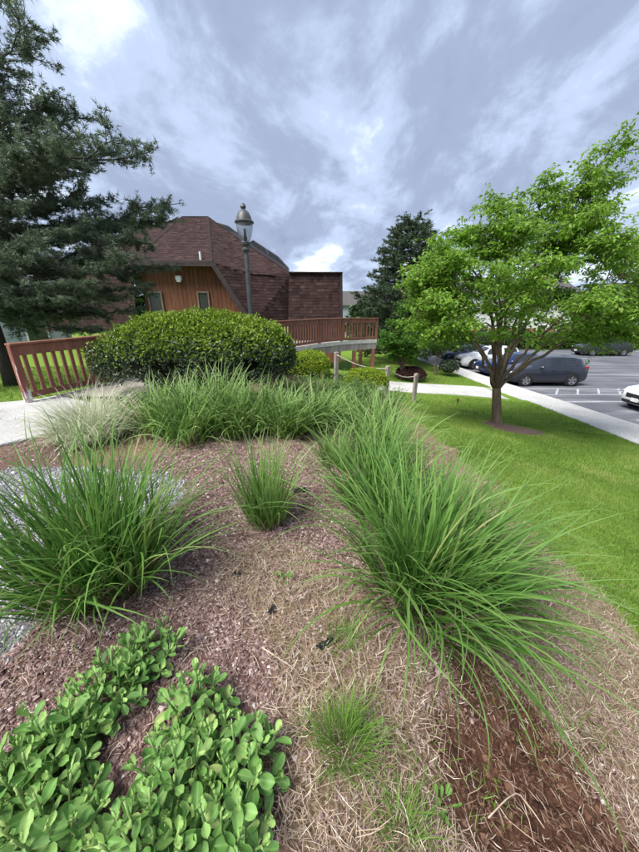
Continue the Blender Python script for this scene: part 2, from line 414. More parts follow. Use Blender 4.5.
def m_sedum(name, stops):
    t = NT(name); A = t.attr(); oi = t.n('ShaderNodeObjectInfo'); c = t.ramp(oi.outputs['Random'], stops)
    c = t.mix(t.math('MULTIPLY', t.ramp(A[2], [(.75, 0.0), (1.0, 1.0)]), .35), c, (.36, .50, .20))          # midrib
    c = t.mix(t.math('MULTIPLY', t.ramp(A[2], [(0.0, 1.0), (.18, 0.0)]), .3), c, (.34, .46, .19))           # pale margin
    c = t.mix(t.ramp(t.noise(60, 5, .7), [(.60, 0.0), (.74, .5)]), c, (.17, .17, .07))                       # blemishes
    c = t.mix(t.math('MULTIPLY', t.noise(25, 4, .6), .3), c, (.15, .29, .09))
    b = t.bsdf(c, .55, .3, t.bump(t.noise(140, 3, .6), .25, .002)); tr = t.n('ShaderNodeBsdfTranslucent'); t.put(tr.inputs[0], c)
    mx = t.n('ShaderNodeMixShader'); mx.inputs[0].default_value = .15; t.t.links.new(b, mx.inputs[1]); t.t.links.new(tr.outputs[0], mx.inputs[2]); return t.done(mx.outputs[0])
m_sedum('sedum_leaf', [(0, (.085, .215, .038)), (.5, (.15, .31, .068)), (.9, (.235, .40, .11)), (1, (.34, .40, .13))])
m_sedum('sedum_heart', [(0, (.25, .43, .105)), (1, (.36, .53, .165))])
m_leaf('weed_leaf', [(0, (.07, .16, .025)), (1, (.14, .27, .05))], tip=(.16, .24, .06), rib=(.2, .3, .12), trans=.25)
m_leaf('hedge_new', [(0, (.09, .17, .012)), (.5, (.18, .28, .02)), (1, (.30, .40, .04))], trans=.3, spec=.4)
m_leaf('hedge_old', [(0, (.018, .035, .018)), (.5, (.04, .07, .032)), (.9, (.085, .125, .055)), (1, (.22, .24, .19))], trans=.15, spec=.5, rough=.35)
m_leaf('gold_shrub', [(0, (.12, .21, .012)), (.6, (.23, .33, .02)), (1, (.38, .45, .035))], trans=.3)
m_leaf('juniper', [(0, (.06, .12, .03)), (.6, (.115, .20, .05)), (1, (.19, .28, .085))], trans=.25)
m_leaf('dogwood_leaf', [(0, (.10, .21, .018)), (.4, (.19, .36, .035)), (.8, (.29, .47, .07)), (1, (.43, .56, .15))], trans=.55, rough=.4, spec=.4)
m_leaf('green_leaf', [(0, (.04, .11, .012)), (.5, (.075, .19, .02)), (1, (.13, .28, .035))], trans=.35)
m_leaf('far_leaf', [(0, (.022, .05, .014)), (.5, (.045, .09, .022)), (1, (.085, .14, .035))], trans=.25)
m_leaf('pine_needle', [(0, (.052, .075, .045)), (.5, (.105, .15, .085)), (.85, (.175, .23, .135)), (1, (.29, .34, .23))], trans=.35, rough=.5)
m_leaf('spruce_needle', [(0, (.03, .052, .026)), (.6, (.06, .095, .045)), (1, (.115, .155, .075))], trans=.15, rough=.55)
m_leaf('plum_leaf', [(0, (.05, .022, .022)), (1, (.12, .06, .05))], trans=.2)
m_plain('bark', (.075, .052, .036), (.20, .15, .11), 6, .9, .7, 24, mscale=(1, 1, .25), dist=.03)
m_plain('bark_dark', (.022, .018, .016), (.075, .06, .052), 6, .9, .7, 24, mscale=(1, 1, .25), dist=.03)
m_plain('twig', (.05, .035, .025), (.13, .095, .07), 8, .9, 0)
def m_stain():
    t = NT('red_stained_wood'); g = t.noise(7, 6, .65, mscale=(1, 1, .12)); oi = t.n('ShaderNodeObjectInfo')
    c = t.ramp(g, [(.25, (.135, .055, .034)), (.55, (.25, .108, .068)), (.8, (.35, .175, .12))])
    c = t.mix(t.math('MULTIPLY', oi.outputs['Random'], .35), c, (.20, .088, .058))
    return t.done(t.bsdf(c, .65, .3, t.bump(t.noise(30, 5, .6, mscale=(1, 1, .12)), .25, .01)))
m_stain()
def m_worn():
    t = NT('peeling_red_paint'); g = t.noise(7, 6, .65, mscale=(1, 1, .2))
    c = t.ramp(g, [(.25, (.14, .055, .038)), (.6, (.26, .10, .07))])
    geo = t.n('ShaderNodeTexCoord'); sp = t.n('ShaderNodeSeparateXYZ'); t.t.links.new(geo.outputs['Object'], sp.inputs[0])
    hgt = t.math('MULTIPLY', t.math('SUBTRACT', .62, sp.outputs[2]), .28)
    msk = t.ramp(t.math('ADD', t.noise(9, 7, .7, mscale=(1.6, 1.6, .35)), hgt), [(.60, 0.0), (.64, 1.0)])
    c = t.mix(msk, c, (.62, .58, .54))
    return t.done(t.bsdf(c, .75, .3, t.bump(msk, .4, .004)))
m_worn()
m_plain('weathered_wood', (.19, .165, .14), (.40, .365, .32), 5, .85, .4, 30, mscale=(1, 1, .15))
m_plain('white_fascia', (.42, .40, .365), (.66, .64, .60), 4, .7, .15, 20)
def m_siding():
    t = NT('cedar_siding'); oi = t.n('ShaderNodeObjectInfo'); g = t.noise(5, 7, .7, mscale=(3, 3, .22))
    c = t.ramp(g, [(.25, (.075, .028, .014)), (.5, (.17, .068, .037)), (.75, (.26, .115, .068))])
    c = t.mix(t.math('MULTIPLY', oi.outputs['Random'], .5), c, (.10, .038, .022))
    return t.done(t.bsdf(c, .75, .25, t.bump(t.noise(24, 5, .6, mscale=(2, 2, .12)), .3, .01)))
m_siding()
m_attr('roof_shingle', [(0, (.023, .0125, .0115)), (.35, (.039, .022, .020)), (.7, (.054, .032, .029)), (1, (.078, .05, .045))], .95, .3, 160)
m_plain('roof_base', (.03, .018, .016), (.05, .03, .027), 8, .95, .3)
m_plain('dark_trim', (.028, .020, .019), (.05, .036, .034), 4, .6, .1)
m_plain('soffit', (.05, .022, .014), (.08, .04, .025), 4, .8, .1)
m_plain('skylight_frame', (.03, .032, .036), (.05, .05, .055), 4, .45, .05, spec=.5)
m_plain('skylight_glass', (.008, .009, .010), (.016, .018, .02), 2, .45, 0, spec=.12)
m_plain('window_glass', (.03, .035, .03), (.06, .062, .05), 2, .12, 0, spec=.3)
m_plain('window_frame', (.14, .10, .07), (.22, .17, .12), 5, .7, .1)
m_plain('white_paint', (.55, .56, .56), (.70, .70, .69), 3, .55, .05)
m_plain('pale_siding', (.50, .50, .49), (.60, .60, .58), 2, .7, .05)
m_plain('grey_siding', (.25, .28, .33), (.33, .36, .41), 2, .7, .05)
def m_brick():
    t = NT('far_brick'); tc = t.n('ShaderNodeTexCoord'); b = t.n('ShaderNodeTexBrick'); t.t.links.new(tc.outputs['Object'], b.inputs[0])
    b.inputs['Color1'].default_value = (.27, .10, .07, 1); b.inputs['Color2'].default_value = (.20, .075, .055, 1); b.inputs['Mortar'].default_value = (.35, .32, .29, 1); b.inputs['Scale'].default_value = 3
    return t.done(t.bsdf(b.outputs[0], .85, .2))
m_brick()
m_plain('far_roof', (.06, .055, .055), (.11, .10, .10), 5, .9, .2)
m_plain('metal_post', (.045, .05, .05), (.085, .09, .09), 5, .5, .15, spec=.5)
t = NT('lamp_globe'); g = t.n('ShaderNodeBsdfPrincipled'); g.inputs['Base Color'].default_value = (.82, .84, .86, 1); g.inputs['Roughness'].default_value = .12
g.inputs['Transmission Weight'].default_value = .88; g.inputs['IOR'].default_value = 1.12; t.done(g.outputs[0])
m_plain('lamp_core', (.5, .5, .5), (.62, .62, .62), 4, .4, 0)
def m_conc(name, a, b, sp):
    t = NT(name); f = t.noise(1.3, 5, .6); c = t.ramp(f, [(.3, a), (.7, b)])
    agg = t.ramp(t.noise(sp, 3, .8), [(.36, .62), (.5, 1.0), (.64, 1.18)])
    c = t.mix(1.0, c, agg, 'MULTIPLY'); c = t.mix(t.ramp(t.noise(.7, 7, .7, dist=.5), [(.5, 0.0), (.75, .45)]), c, (.25, .24, .215))
    return t.done(t.bsdf(c, .9, .2, t.bump(t.noise(sp * 1.2, 4, .7), .35, .006)))
m_conc('aggregate_concrete', (.36, .355, .345), (.47, .46, .445), 70)
m_conc('path_concrete', (.42, .41, .395), (.52, .51, .49), 25)
def m_asphalt():
    t = NT('asphalt'); f = t.noise(.35, 6, .6, dist=.6); c = t.ramp(f, [(.3, (.075, .08, .092)), (.6, (.115, .12, .138)), (.8, (.15, .155, .172))])
    sp = t.ramp(t.noise(30, 4, .8), [(.35, .75), (.65, 1.2)]); c = t.mix(1.0, c, sp, 'MULTIPLY')
    # pale tyre-polished and patched streaks running along the aisle
    st = t.ramp(t.noise(1.0, 5, .6, mscale=(.12, 1.0, 1), dist=1.2), [(.5, 0.0), (.66, .8)])
    c = t.mix(st, c, (.26, .265, .28))
    return t.done(t.bsdf(c, .8, .3, t.bump(t.noise(40, 4, .7), .3, .006)))
m_asphalt()
m_plain('line_paint', (.22, .225, .24), (.5, .51, .52), 14, .8, .1)
m_plain('mulch_bed', (.06, .038, .030), (.22, .15, .125), 30, .95, 1.0, 45, dist=.05)
def m_paint(name, c, metal=.3, rough=.28):
    t = NT(name); f = t.noise(900, 2, .5); cc = t.mix(t.math('MULTIPLY', f, .12), c, tuple(min(1, x * 1.6 + .02) for x in c))
    return t.done(t.bsdf(cc, rough, .5, Metallic=metal, Coat_Weight=.7, Coat_Roughness=.06))
m_paint('slate_paint', (.022, .026, .038)); m_paint('blue_paint', (.010, .026, .10)); m_paint('white_car_paint', (.62, .63, .63), 0); m_paint('navy_paint', (.02, .028, .07)); m_paint('charcoal_paint', (.02, .021, .024))
m_plain('car_glass', (.012, .015, .018), (.02, .024, .028), 2, .04, 0, spec=.9)
m_plain('black_plastic', (.012, .012, .013), (.022, .022, .023), 5, .6, .1)
m_plain('tyre_rubber', (.010, .010, .010), (.02, .02, .02), 9, .85, .2)
m_plain('alloy', (.38, .39, .40), (.52, .53, .54), 4, .3, 0, Metallic=.85)
m_plain('headlamp', (.55, .58, .6), (.72, .75, .78), 5, .08, 0, spec=.9)
m_plain('tail_lamp', (.30, .012, .012), (.42, .02, .02), 5, .15, 0, spec=.8)
m_plain('rope', (.40, .36, .28), (.58, .53, .44), 40, .9, .4)
m_plain('black_fabric', (.008, .008, .009), (.022, .022, .024), 12, .75, .5)
m_plain('pale_stick', (.36, .28, .2), (.56, .47, .36), 12, .8, .3)
m_plain('stake_brown', (.16, .07, .03), (.24, .12, .06), 12, .8, .2)
M = MATS

# ================================================================== SETTING: ground, paths, parking lot
def axis(lo, a, b, hi, fine, g=1.07, mx=6.0):
    xs = list(np.arange(a, b + 1e-6, fine)); st = fine
    x = b
    while x < hi: st = min(st * g, mx); x += st; xs.append(x)
    x = a; st = fine; pre = []
    while x > lo: st = min(st * g, mx); x -= st; pre.append(x)
    return np.array(pre[::-1] + xs)
gx = axis(-90, -4.2, 3.2, 160, .045, 1.06); gy = axis(-12, .2, 5.2, 260, .045, 1.06)
GX, GY = np.meshgrid(gx, gy)
lawn, grav, soil, straw = zones(GX, GY)
nearw = np.exp(-(np.maximum(0, np.hypot(GX, GY - 1) - 3) / 2) ** 2)
GZ = H(GX, GY) + nearw * ((fbm(GX * 14, GY * 14, 3, 71) - .5) * .03 + soil * ((fbm(GX * 9, GY * 9, 4, 72) - .5) * .12 - .03)) - grav * .025 * nearw
nx, ny = len(gx), len(gy)
i = (np.arange(ny - 1)[:, None] * nx + np.arange(nx - 1)[None]).ravel()
mb = MB(); mb.add(np.stack([GX, GY, GZ], -1).reshape(-1, 3), np.stack([i, i + 1, i + nx + 1, i + nx], -1), np.stack([lawn, grav, soil], -1).reshape(-1, 3))
gme = mb.mesh('ground', M['ground_cover'], True)
a = gme.attributes.new('straw', 'FLOAT', 'POINT'); a.data.foreach_set('value', straw.ravel().astype(np.float32))
tag(link('ground', gme), kind='structure')

def slab(name, left, right, mat, zf, thick, seg=.35, parent=None, kind='structure'):
    """a strip between two polylines, its top at zf(x, y) and sides thick deep"""
    L = np.array(left, float); Rr = np.array(right, float)
    def resamp(P):
        d = np.concatenate([[0], np.cumsum(np.linalg.norm(np.diff(P, axis=0), axis=1))]); return d
    n = max(2, int(resamp(L)[-1] / seg) + 1); tt = np.linspace(0, 1, n)
    def at(P):
        d = resamp(P); d = d / d[-1]; return np.stack([np.interp(tt, d, P[:, 0]), np.interp(tt, d, P[:, 1])], -1)
    l, r = at(L), at(Rr); m = 5
    f = np.linspace(0, 1, m)[None, :, None]
    XY = l[:, None] * (1 - f) + r[:, None] * f
    Z = zf(XY[..., 0], XY[..., 1])
    top = np.concatenate([XY, Z[..., None]], -1)
    # a small arris then the sides
    ring = np.concatenate([top[:, :1] - [0, 0, thick], top[:, :1] - [0, 0, .012], top, top[:, -1:] - [0, 0, .012], top[:, -1:] - [0, 0, thick]], 1)
    dirv = unit((l - r)); e = .008
    ring[:, 0, :2] += dirv * e; ring[:, 1, :2] += dirv * e; ring[:, -1, :2] -= dirv * e; ring[:, -2, :2] -= dirv * e
    k = m + 4; b = MB()
    i = (np.arange(n - 1)[:, None] * k + np.arange(k - 1)[None]).ravel()
    b.add(ring.reshape(-1, 3), [np.stack([i, i + k, i + k + 1, i + 1], -1), np.arange(k)[None], (np.arange(k)[::-1] + (n - 1) * k)[None]])
    o = b.build(name, mat, parent)
    if kind and not parent: tag(o, kind=kind)
    return o
# slab of exposed-aggregate concrete at the left, running up to the bridge
slab('concrete_path', [(-14, 2.2), (-9, 2.9), (-6, 3.05), (-3.95, 3.15), (-3.45, 3.9), (-3.25, 4.9)], [(-14, 3.9), (-9, 4.55), (-6.4, 4.95), (-5.3, 5.35), (-5.05, 5.5), (-4.9, 5.75)],
     M['aggregate_concrete'], lambda x, y: np.full(x.shape, .035), .22)
def walk_z(x, y): return np.interp(y, [-15, 8, 12, 17, 27, 36], [-2.10, -2.21, -2.25, -2.27, -2.29, -2.30])
slab('sidewalk', list(zip(WXL, KY)), list(zip(KX, KY)), M['path_concrete'], walk_z, .3)
slab('concrete_footpath', [(1.2, 15.4), (2.6, 15.9), (5.6, 16.1), (9.5, 16.5)], [(1.6, 12.6), (3.0, 13.3), (5.6, 13.7), (9.7, 13.9)], M['path_concrete'],
     lambda x, y: (1 - smooth(8.2, 9.1, x)) * (np.maximum(H0(np.minimum(x, 8.6), y) + .03, np.interp(x, [1, 9.6], [-1.74, -2.30])) + .004) + smooth(8.2, 9.1, x) * (walk_z(x, y) - .005), .3)
LOT = -2.46
kerb = np.stack([KX, KY], -1).astype(float)
b = MB(); n = len(kerb); far = np.array([(52.0, y) for _, y in kerb])
b.add(np.concatenate([np.c_[kerb + [.005, 0], np.full(n, LOT)], np.c_[far, np.full(n, LOT)]]), np.array([(i, i + n, i + n + 1, i + 1) for i in range(n - 1)]))
lot = b.build('parking_lot', M['asphalt']); tag(lot, kind='structure')
def line(p0, p1, w=.1):
    p0, p1 = np.array(p0, float), np.array(p1, float); d = (p1 - p0) / np.linalg.norm(p1 - p0); s = np.array([-d[1], d[0]]) * w / 2
    b = MB(); q = [p0 - s, p1 - s, p1 + s, p0 + s]; b.add([(x, y, LOT + .005) for x, y in q], np.array([[0, 1, 2, 3]])); b.build('painted_line', M['line_paint'], lot)
for y0 in (14.35, 17.0, 20.0, 22.7, 25.4, 28.1): line((np.interp(y0, kerb[:, 1], kerb[:, 0]) + .25, y0), (16.0, y0))
for x in (12.6, 13.7, 14.8, 15.9): line((x - .5, 15.75), (x + .45, 16.96), .09)
line((11.0, 15.7), (16.0, 15.7)); line((16.0, 15.7), (16.0, 17.05))
line((12.3, 11.6), (17.4, 11.6)); line((12.3, 8.9), (17.4, 8.9))

# ---------- loose covers of the ground (uncountable)
def scatter(n, x0, x1, y0, y1):
    return rng.uniform(x0, x1, n), rng.uniform(y0, y1, n)
def gz(x, y):
    l, g, s, st = zones(x, y)
    nw = np.exp(-(np.maximum(0, np.hypot(x, y - 1) - 3) / 2) ** 2)
    return H(x, y) + nw * ((fbm(x * 14, y * 14, 3, 71) - .5) * .03 + s * ((fbm(x * 9, y * 9, 4, 72) - .5) * .12 - .03)) - g * .025 * nw
def lumps(x, y, size, zoff, flat, rnd):
    """irregular eight-faced lumps"""
    n = len(x); base = np.array([(1, 0, 0), (0, 1, 0), (-1, 0, 0), (0, -1, 0), (0, 0, 1), (0, 0, -1)], float)
    V = base[None] * rng.uniform(.55, 1.2, (n, 6, 1)) + rng.normal(0, .16, (n, 6, 3))
    V[..., 2] *= flat
    th = rng.uniform(0, 6.28, n); c, s = np.cos(th)[:, None], np.sin(th)[:, None]
    X = V[..., 0] * c - V[..., 1] * s; Yy = V[..., 0] * s + V[..., 1] * c
    tl = rng.normal(0, .35, (n, 1)); Zz = V[..., 2] + X * tl
    V = np.stack([X, Yy, Zz], -1) * size[:, None, None]
    V += np.stack([x, y, gz(x, y) + zoff], -1)[:, None]
    V[:, :4, 2] -= (size * flat * .45)[:, None]; V = V[:, :5]          # the underside is bedded in the ground
    f = np.array([(0, 1, 4), (1, 2, 4), (2, 3, 4), (3, 0, 4)])
    F = (f[None] + (np.arange(n) * 5)[:, None, None]).reshape(-1, 3)
    C = np.zeros((n, 5, 3)); C[..., 0] = rnd[:, None]
    return V.reshape(-1, 3), F, C.reshape(-1, 3)
# red mulch chips
x, y = scatter(148000, -1.9, 1.7, .25, 3.6)
xb, yb = scatter(60000, -3.6, 2.2, 3.0, 5.2); x = np.r_[x, xb]; y = np.r_[y, yb]
l, g, s, st = zones(x, y); keep = rng.random(len(x)) < (1 - l) * (1 - g) * (1 - s) ** 2 * (1 - .72 * st); x, y = x[keep], y[keep]
# thin with distance
keep = rng.random(len(x)) < np.clip(1.6 - .35 * np.hypot(x, y), .3, 1); x, y = x[keep], y[keep]
mb = MB(); mb.add(*lumps(x, y, rng.gamma(5, .00125, len(x)) * (1 + .16 * y), .004, .38, np.clip(rng.normal(.45, .25, len(x)), 0, 1)))
tag(mb.build('mulch', M['mulch_chip']), 'crushed red-brown mulch spread over the planting bed', 'mulch', kind='stuff')
# pebbles
x, y = scatter(42000, -4.2, -1.1, .3, 3.1); l, g, s, st = zones(x, y); keep = rng.random(len(x)) < g; x, y = x[keep], y[keep]
mb = MB(); mb.add(*lumps(x, y, rng.gamma(7, .0017, len(x)), .006, .65, np.clip(rng.normal(.5, .22, len(x)), 0, 1)))
tag(mb.build('gravel', M['pebble']), 'grey gravel strip behind the left grass clump', 'gravel', kind='stuff')
# soil clods
x, y = scatter(70000, .2, 1.7, .2, 1.7); l, g, s, st = zones(x, y); keep = rng.random(len(x)) < s * (1 - l); x, y = x[keep], y[keep]
mb = MB(); mb.add(*lumps(x, y, rng.gamma(1.6, .0034, len(x)), .001, .75, rng.random(len(x))), )
tag(mb.build('soil_clods', M['clod']), 'bare red-brown soil crumbling down the bank', 'soil', kind='stuff')
# straw and dead thatch
x, y = scatter(140000, -1.8, 2.9, .2, 3.8); xb, yb = scatter(40000, -3.4, 2.6, 3.3, 5.0); x = np.r_[x, xb]; y = np.r_[y, yb]
l, g, s, st = zones(x, y); keep = rng.random(len(x)) < (.2 + .8 * st) * (1 - .75 * l) * (1 - g) * (1 - .45 * s) * np.clip(1.5 - .22 * np.hypot(x, y), .5, 1); x, y = x[keep], y[keep]; st = st[keep]
n = len(x); base = np.stack([x, y, gz(x, y) + rng.uniform(.003, .02, n)], -1)
V, F, C, _ = blades(base, rng.uniform(0, 6.28, n), rng.gamma(2.2, .016, n) + .012, rng.uniform(1.15, 1.6, n) - .2 * st, rng.normal(.1, .25, n), rng.uniform(.0012, .0038, n), 2, kink=rng.normal(0, .5, n), rnd=np.clip(rng.normal(.5, .27, n), 0, 1), flat=True)
mb = MB(); mb.add(V, F, C)
tag(mb.build('straw', M['straw_blade']), 'dry tan thatch and clippings strewn over the bed', 'straw', kind='stuff')
# thin green regrowth at the foot of the bank
x, y = scatter(30000, .1, 2.7, .3, 3.3); l, g, s, st = zones(x, y)
keep = rng.random(len(x)) < np.clip((fbm(x * 3, y * 3, 3, 91) - .50) * 3.2, 0, .8) * (1 - .5 * s); x, y = x[keep], y[keep]; n = len(x)
V, F, C, _ = blades(np.stack([x, y, gz(x, y)], -1), rng.uniform(0, 6.28, n), rng.uniform(.03, .09, n), rng.uniform(.1, .8, n), rng.uniform(.1, .9, n), rng.uniform(.002, .004, n), 3, flat=True)
mb = MB(); mb.add(V, F, C); tag(mb.build('sparse_grass', M['fescue']), 'thin green grass sprouting on the bare bank', 'grass', kind='stuff')
# mown lawn
def lawn_patch(n, x0, x1, y0, y1, hgt, wid, seg=2):
    x, y = scatter(n, x0, x1, y0, y1); l, g, s, st = zones(x, y)
    ok = (rng.random(n) < l ** 1.5) & (x < np.interp(y, KY, WXL) + .03) & ~((y > 13.4) & (y < 16.4) & (x > 1.0)) & (np.hypot(x - 5.45, (y - 8.5) * 1.15) > .62 + .2 * vnoise(x * 3, y * 3, 4))
    # blades stay inside the widening view
    ok &= (np.abs(x) < 1.25 * y + 3.2)
    x, y = x[ok], y[ok]; n = len(x)
    if seg == 1: z = H0(x, y)
    else: z = gz(x, y)
    stripe = .5 + .16 * np.sin((x * .35 + y) * 6.0)
    a, le, ln, w = rng.uniform(0, 6.28, n), rng.uniform(.05, .95, n), hgt * rng.uniform(.6, 1.3, n), wid * rng.uniform(.7, 1.3, n)
    B = np.stack([x, y, z - .004], -1); sd = np.stack([-np.sin(a), np.cos(a), 0 * a], -1) * (w / 2)[:, None]
    tip = B + np.stack([np.sin(le) * np.cos(a), np.sin(le) * np.sin(a), np.cos(le)], -1) * ln[:, None]
    V = np.stack([B - sd, B + sd, tip], 1); C = np.zeros(V.shape); C[:, 2, 1] = 1
    C[..., 0] = np.clip(((fbm(x * 1.1, y * 1.1, 5, 61) - .5) * 1.7 + .5) * .75 + stripe * .25 + rng.normal(-.02, .27, n), 0, 1)[:, None]
    return V.reshape(-1, 3), np.arange(3 * n).reshape(-1, 3), C.reshape(-1, 3)
mb = MB()
mb.add(*lawn_patch(190000, 2.0, 6.6, .3, 5.5, .05, .0048)); mb.add(*lawn_patch(110000, 2.3, 9.7, 5.0, 9.5, .055, .009)); mb.add(*lawn_patch(60000, 2.3, 9.7, 9.3, 22, .06, .016))
mb.add(*lawn_patch(30000, -11, -4.2, 4.2, 12, .06, .012))
tag(mb.build('lawn', M['lawn_blade']), 'freshly mown green lawn sloping down to the sidewalk', 'lawn', kind='stuff')

# ================================================================== BRIDGE DECK AND RAILINGS
GUARD = [(-2.72, 7.2, .10), (-1.62, 11.0, .22), (0.0, 13.0, .28), (.95, 14.0, .28), (1.85, 14.75, .27), (2.62, 15.2, .26)]
LGUARD = [(-5.02, 5.28, .035), (-4.58, 6.36, .06), (-3.3, 9.4, .15), (-2.4, 12.4, .25)]
def railing(label, pts, rail_h=.97, worn_first=False, sp=.145):
    g = thing('deck_railing', label, 'railing', pts[0], group='stained wooden railings of the bridge')
    wood = M['red_stained_wood']; bal = box_mesh('baluster', .055, .05, rail_h - .16, wood, .005)
    pts = [Vector(p) for p in pts]
    for k, p in enumerate(pts):
        me = box_mesh('post', .10, .10, rail_h - .02, M['peeling_red_paint'] if (worn_first and k == 0) else wood, .008)
        o = link('post', me, g); o.location = p - g.location
        d = (pts[min(k + 1, len(pts) - 1)] - pts[max(k - 1, 0)]); o.rotation_euler = (0, 0, math.atan2(d.y, d.x))
        if worn_first and k == 0: o['label'] = 'end post with red paint peeling to white'
    for a, b in zip(pts, pts[1:]):
        d = b - a; L = d.length; dn = d.normalized(); up = Vector((0, 0, 1)); side = Vector((dn.y, -dn.x, 0)).normalized()
        e = dn * .02
        bar('cap_rail', a + up * (rail_h + .0) - e * 2.5, b + up * (rail_h + .0) + e * 2.5, .15, .038, wood, g)
        for sgn in (1,):
            bar('upper_rail', a + up * (rail_h - .105) + dn * .052 + side * .012, b + up * (rail_h - .105) - dn * .052 + side * .012, .036, .165, wood, g)
        bar('lower_rail', a + up * .12 + dn * .052 + side * .012, b + up * .12 - dn * .052 + side * .012, .036, .10, wood, g)
        n = max(2, int(L / sp)); ang = math.atan2(d.y, d.x)
        for i in range(1, n):
            p = a.lerp(b, i / n) + up * .08 - side * .03; o = link('baluster', bal, g); o.location = p - g.location; o.rotation_euler = (0, 0, ang)
    return g
railing('red-brown wooden railing at the left with a peeling end post beside the concrete path', LGUARD, worn_first=True)
railing('long red-brown wooden railing along the raised deck in front of the shingled roof', GUARD, sp=.15)
deck = thing('wooden_deck', 'raised wooden deck with pale fascia and red posts before the shingled building', 'deck', (-1, 11, -.6))
# joists edge, fascia and posts on the camera side
for a, b in zip(GUARD, GUARD[1:]):
    a, b = Vector(a), Vector(b); dn = (b - a).normalized(); side = Vector((dn.y, -dn.x, 0)).normalized()
    bar('fascia', a + side * .07 + Vector((0, 0, -.03)), b + side * .07 + Vector((0, 0, -.03)), .03, .15, M['white_fascia'], deck)
    bar('beam', a + side * .0 + Vector((0, 0, -.25)), b + Vector((0, 0, -.25)), .12, .26, M['weathered_wood'], deck)
def deck_post(x, y, top):
    zb = h1(x, y) - .3; o = link('support_post', box_mesh('support_post', .16, .16, top - zb, M['red_stained_wood'], .01), deck); o.location = Vector((x, y, zb)) - deck.location
for x, y in ((.1, 13.05), (1.55, 14.45), (1.95, 15.3), (2.5, 15.1), (-1.6, 10.9), (-.7, 12.2), (-2.5, 8.0)): deck_post(x, y, -.13)
# boards: laid across between the two guards, then over the porch in front of the building
def at_poly(P, t):
    P = [Vector(p) for p in P]; ys = [p.y for p in P]; y = t
    return Vector((float(np.interp(y, ys, [p.x for p in P])), y, float(np.interp(y, ys, [p.z for p in P]))))
yy = 5.75
while yy < 15.0:
    r = at_poly([(-3.3, 5.1, .04)] + GUARD, yy); l = at_poly(LGUARD, min(yy, 12.4)); 
    if yy > 12.4: l.x = -3.2; l.z = .26
    l = Vector((l.x, yy, r.z)); bar('deck_board', l + Vector((-.05, 0, -.02)), r + Vector((.04, 0, -.02)), .138, .032, M['weathered_wood'], deck, bev=.004)
    yy += .145

# ================================================================== BUILDING
bld = thing('shingled_hall', 'low hall with brown shingled roof, cedar wall and roof skylights behind the deck', 'building', (-4, 17, -1.0))
def shingles(poly, mat, parent, seed=0, exp_=.145, wid=.22, base=True):
    """courses of tabs over a flat facet; every course runs level, so courses line up from facet to facet"""
    P = [Vector(p) for p in poly]
    n = Vector((0, 0, 0))
    for k in range(1, len(P) - 1): n += (P[k] - P[0]).cross(P[k + 1] - P[0])
    n.normalize()
    if n.dot(Vector((0, 0, EYE)) - P[0]) < 0: n = -n
    ux = Vector((0, 0, 1)).cross(n).normalized(); uy = n.cross(ux)
    if uy.z < 0: uy = -uy
    o = P[0] - uy * (P[0].z / uy.z)
    q = np.array([((p - o).dot(ux), (p - o).dot(uy)) for p in P])
    r = np.random.default_rng(seed); lo, hi = q.min(0), q.max(0); b = MB(); off = np.array(parent.location)
    e0, e1 = q, np.roll(q, -1, 0)
    def span(v):
        xs = []
        for (ax, ay), (bx, by) in zip(e0, e1):
            if (ay > v) != (by > v): xs.append(ax + (v - ay) * (bx - ax) / (by - ay))
        return (min(xs), max(xs)) if len(xs) >= 2 else None
    row = math.floor(lo[1] / exp_); v = row * exp_
    while v < hi[1]:
        sp = span(v + exp_ * .5) or span(v + exp_ * .1) or span(v + exp_ * .9)
        if sp:
            u = sp[0] - r.random() * wid
            while u < sp[1]:
                w = wid * r.choice([.6, .8, 1.0, 1.25]); u0, u1 = max(u, sp[0]), min(u + w, sp[1]); u += w
                if u1 - u0 < .03: continue
                th = r.uniform(.010, .018); g = .003; vb = v - r.choice([0, 0, .012, .025]); top = v + exp_ * 1.1
                pts = [(u0 + g, vb, th), (u1 - g, vb, th), (u1 - g, top, .004), (u0 + g, top, .004), (u0 + g, vb, 0), (u1 - g, vb, 0)]
                W = [np.array(o + ux * a + uy * c + n * d) - off for a, c, d in pts]
                cc = np.zeros((6, 3)); cc[:, 0] = np.clip(r.normal(.45, .2), 0, 1)
                b.add(W, [np.array([[0, 1, 2, 3]]), np.array([[4, 5, 1, 0]])], cc)
        v += exp_; row += 1
    if base:
        bb = MB(); bb.add([np.array(p - n * .003) - off for p in P], np.arange(len(P))[None]); bb.build('roof_plane', M['roof_base'], parent)
    return tag(b.build('shingles', mat, parent), kind='stuff')
SH = M['roof_shingle']
WY = 16.2                                       # depth of the cedar wall
G0, G1, GB = PY(132, 262, WY - .5), PY(212, 263, WY - .5), PY(249, 322, WY - .5)
GB.z = .9; GB.x = PY(249, 322, WY - .5).x + .12
R0, R1 = PY(182, 217, 20.5), PY(208, 217, 20.5)
S1, S2 = PY(243, 242, 19.0), PY(291, 274, 17.4)
K1 = PY(252, 273, 16.6); B1 = PY(292, 322, 17.0); B1.z = .9
LL, LT = PY(58, 268, 17.4), PY(98, 240, 20.5)
sd = 1
LB = Vector((LL.x - 1.0, LL.y - .6, .6)); G0B = Vector((G0.x - .3, G0.y - .1, .6))
for tri in ([G0, G1, R1], [G0, R1, R0], [G1, K1, R1], [K1, S1, R1], [K1, S2, S1], [GB, B1, S2], [GB, S2, K1], [GB, K1, G1], [LL, G0, R0], [LL, R0, LT], [LB, G0B, G0], [LB, G0, LL]):
    shingles(tri, SH, bld, sd); sd += 1
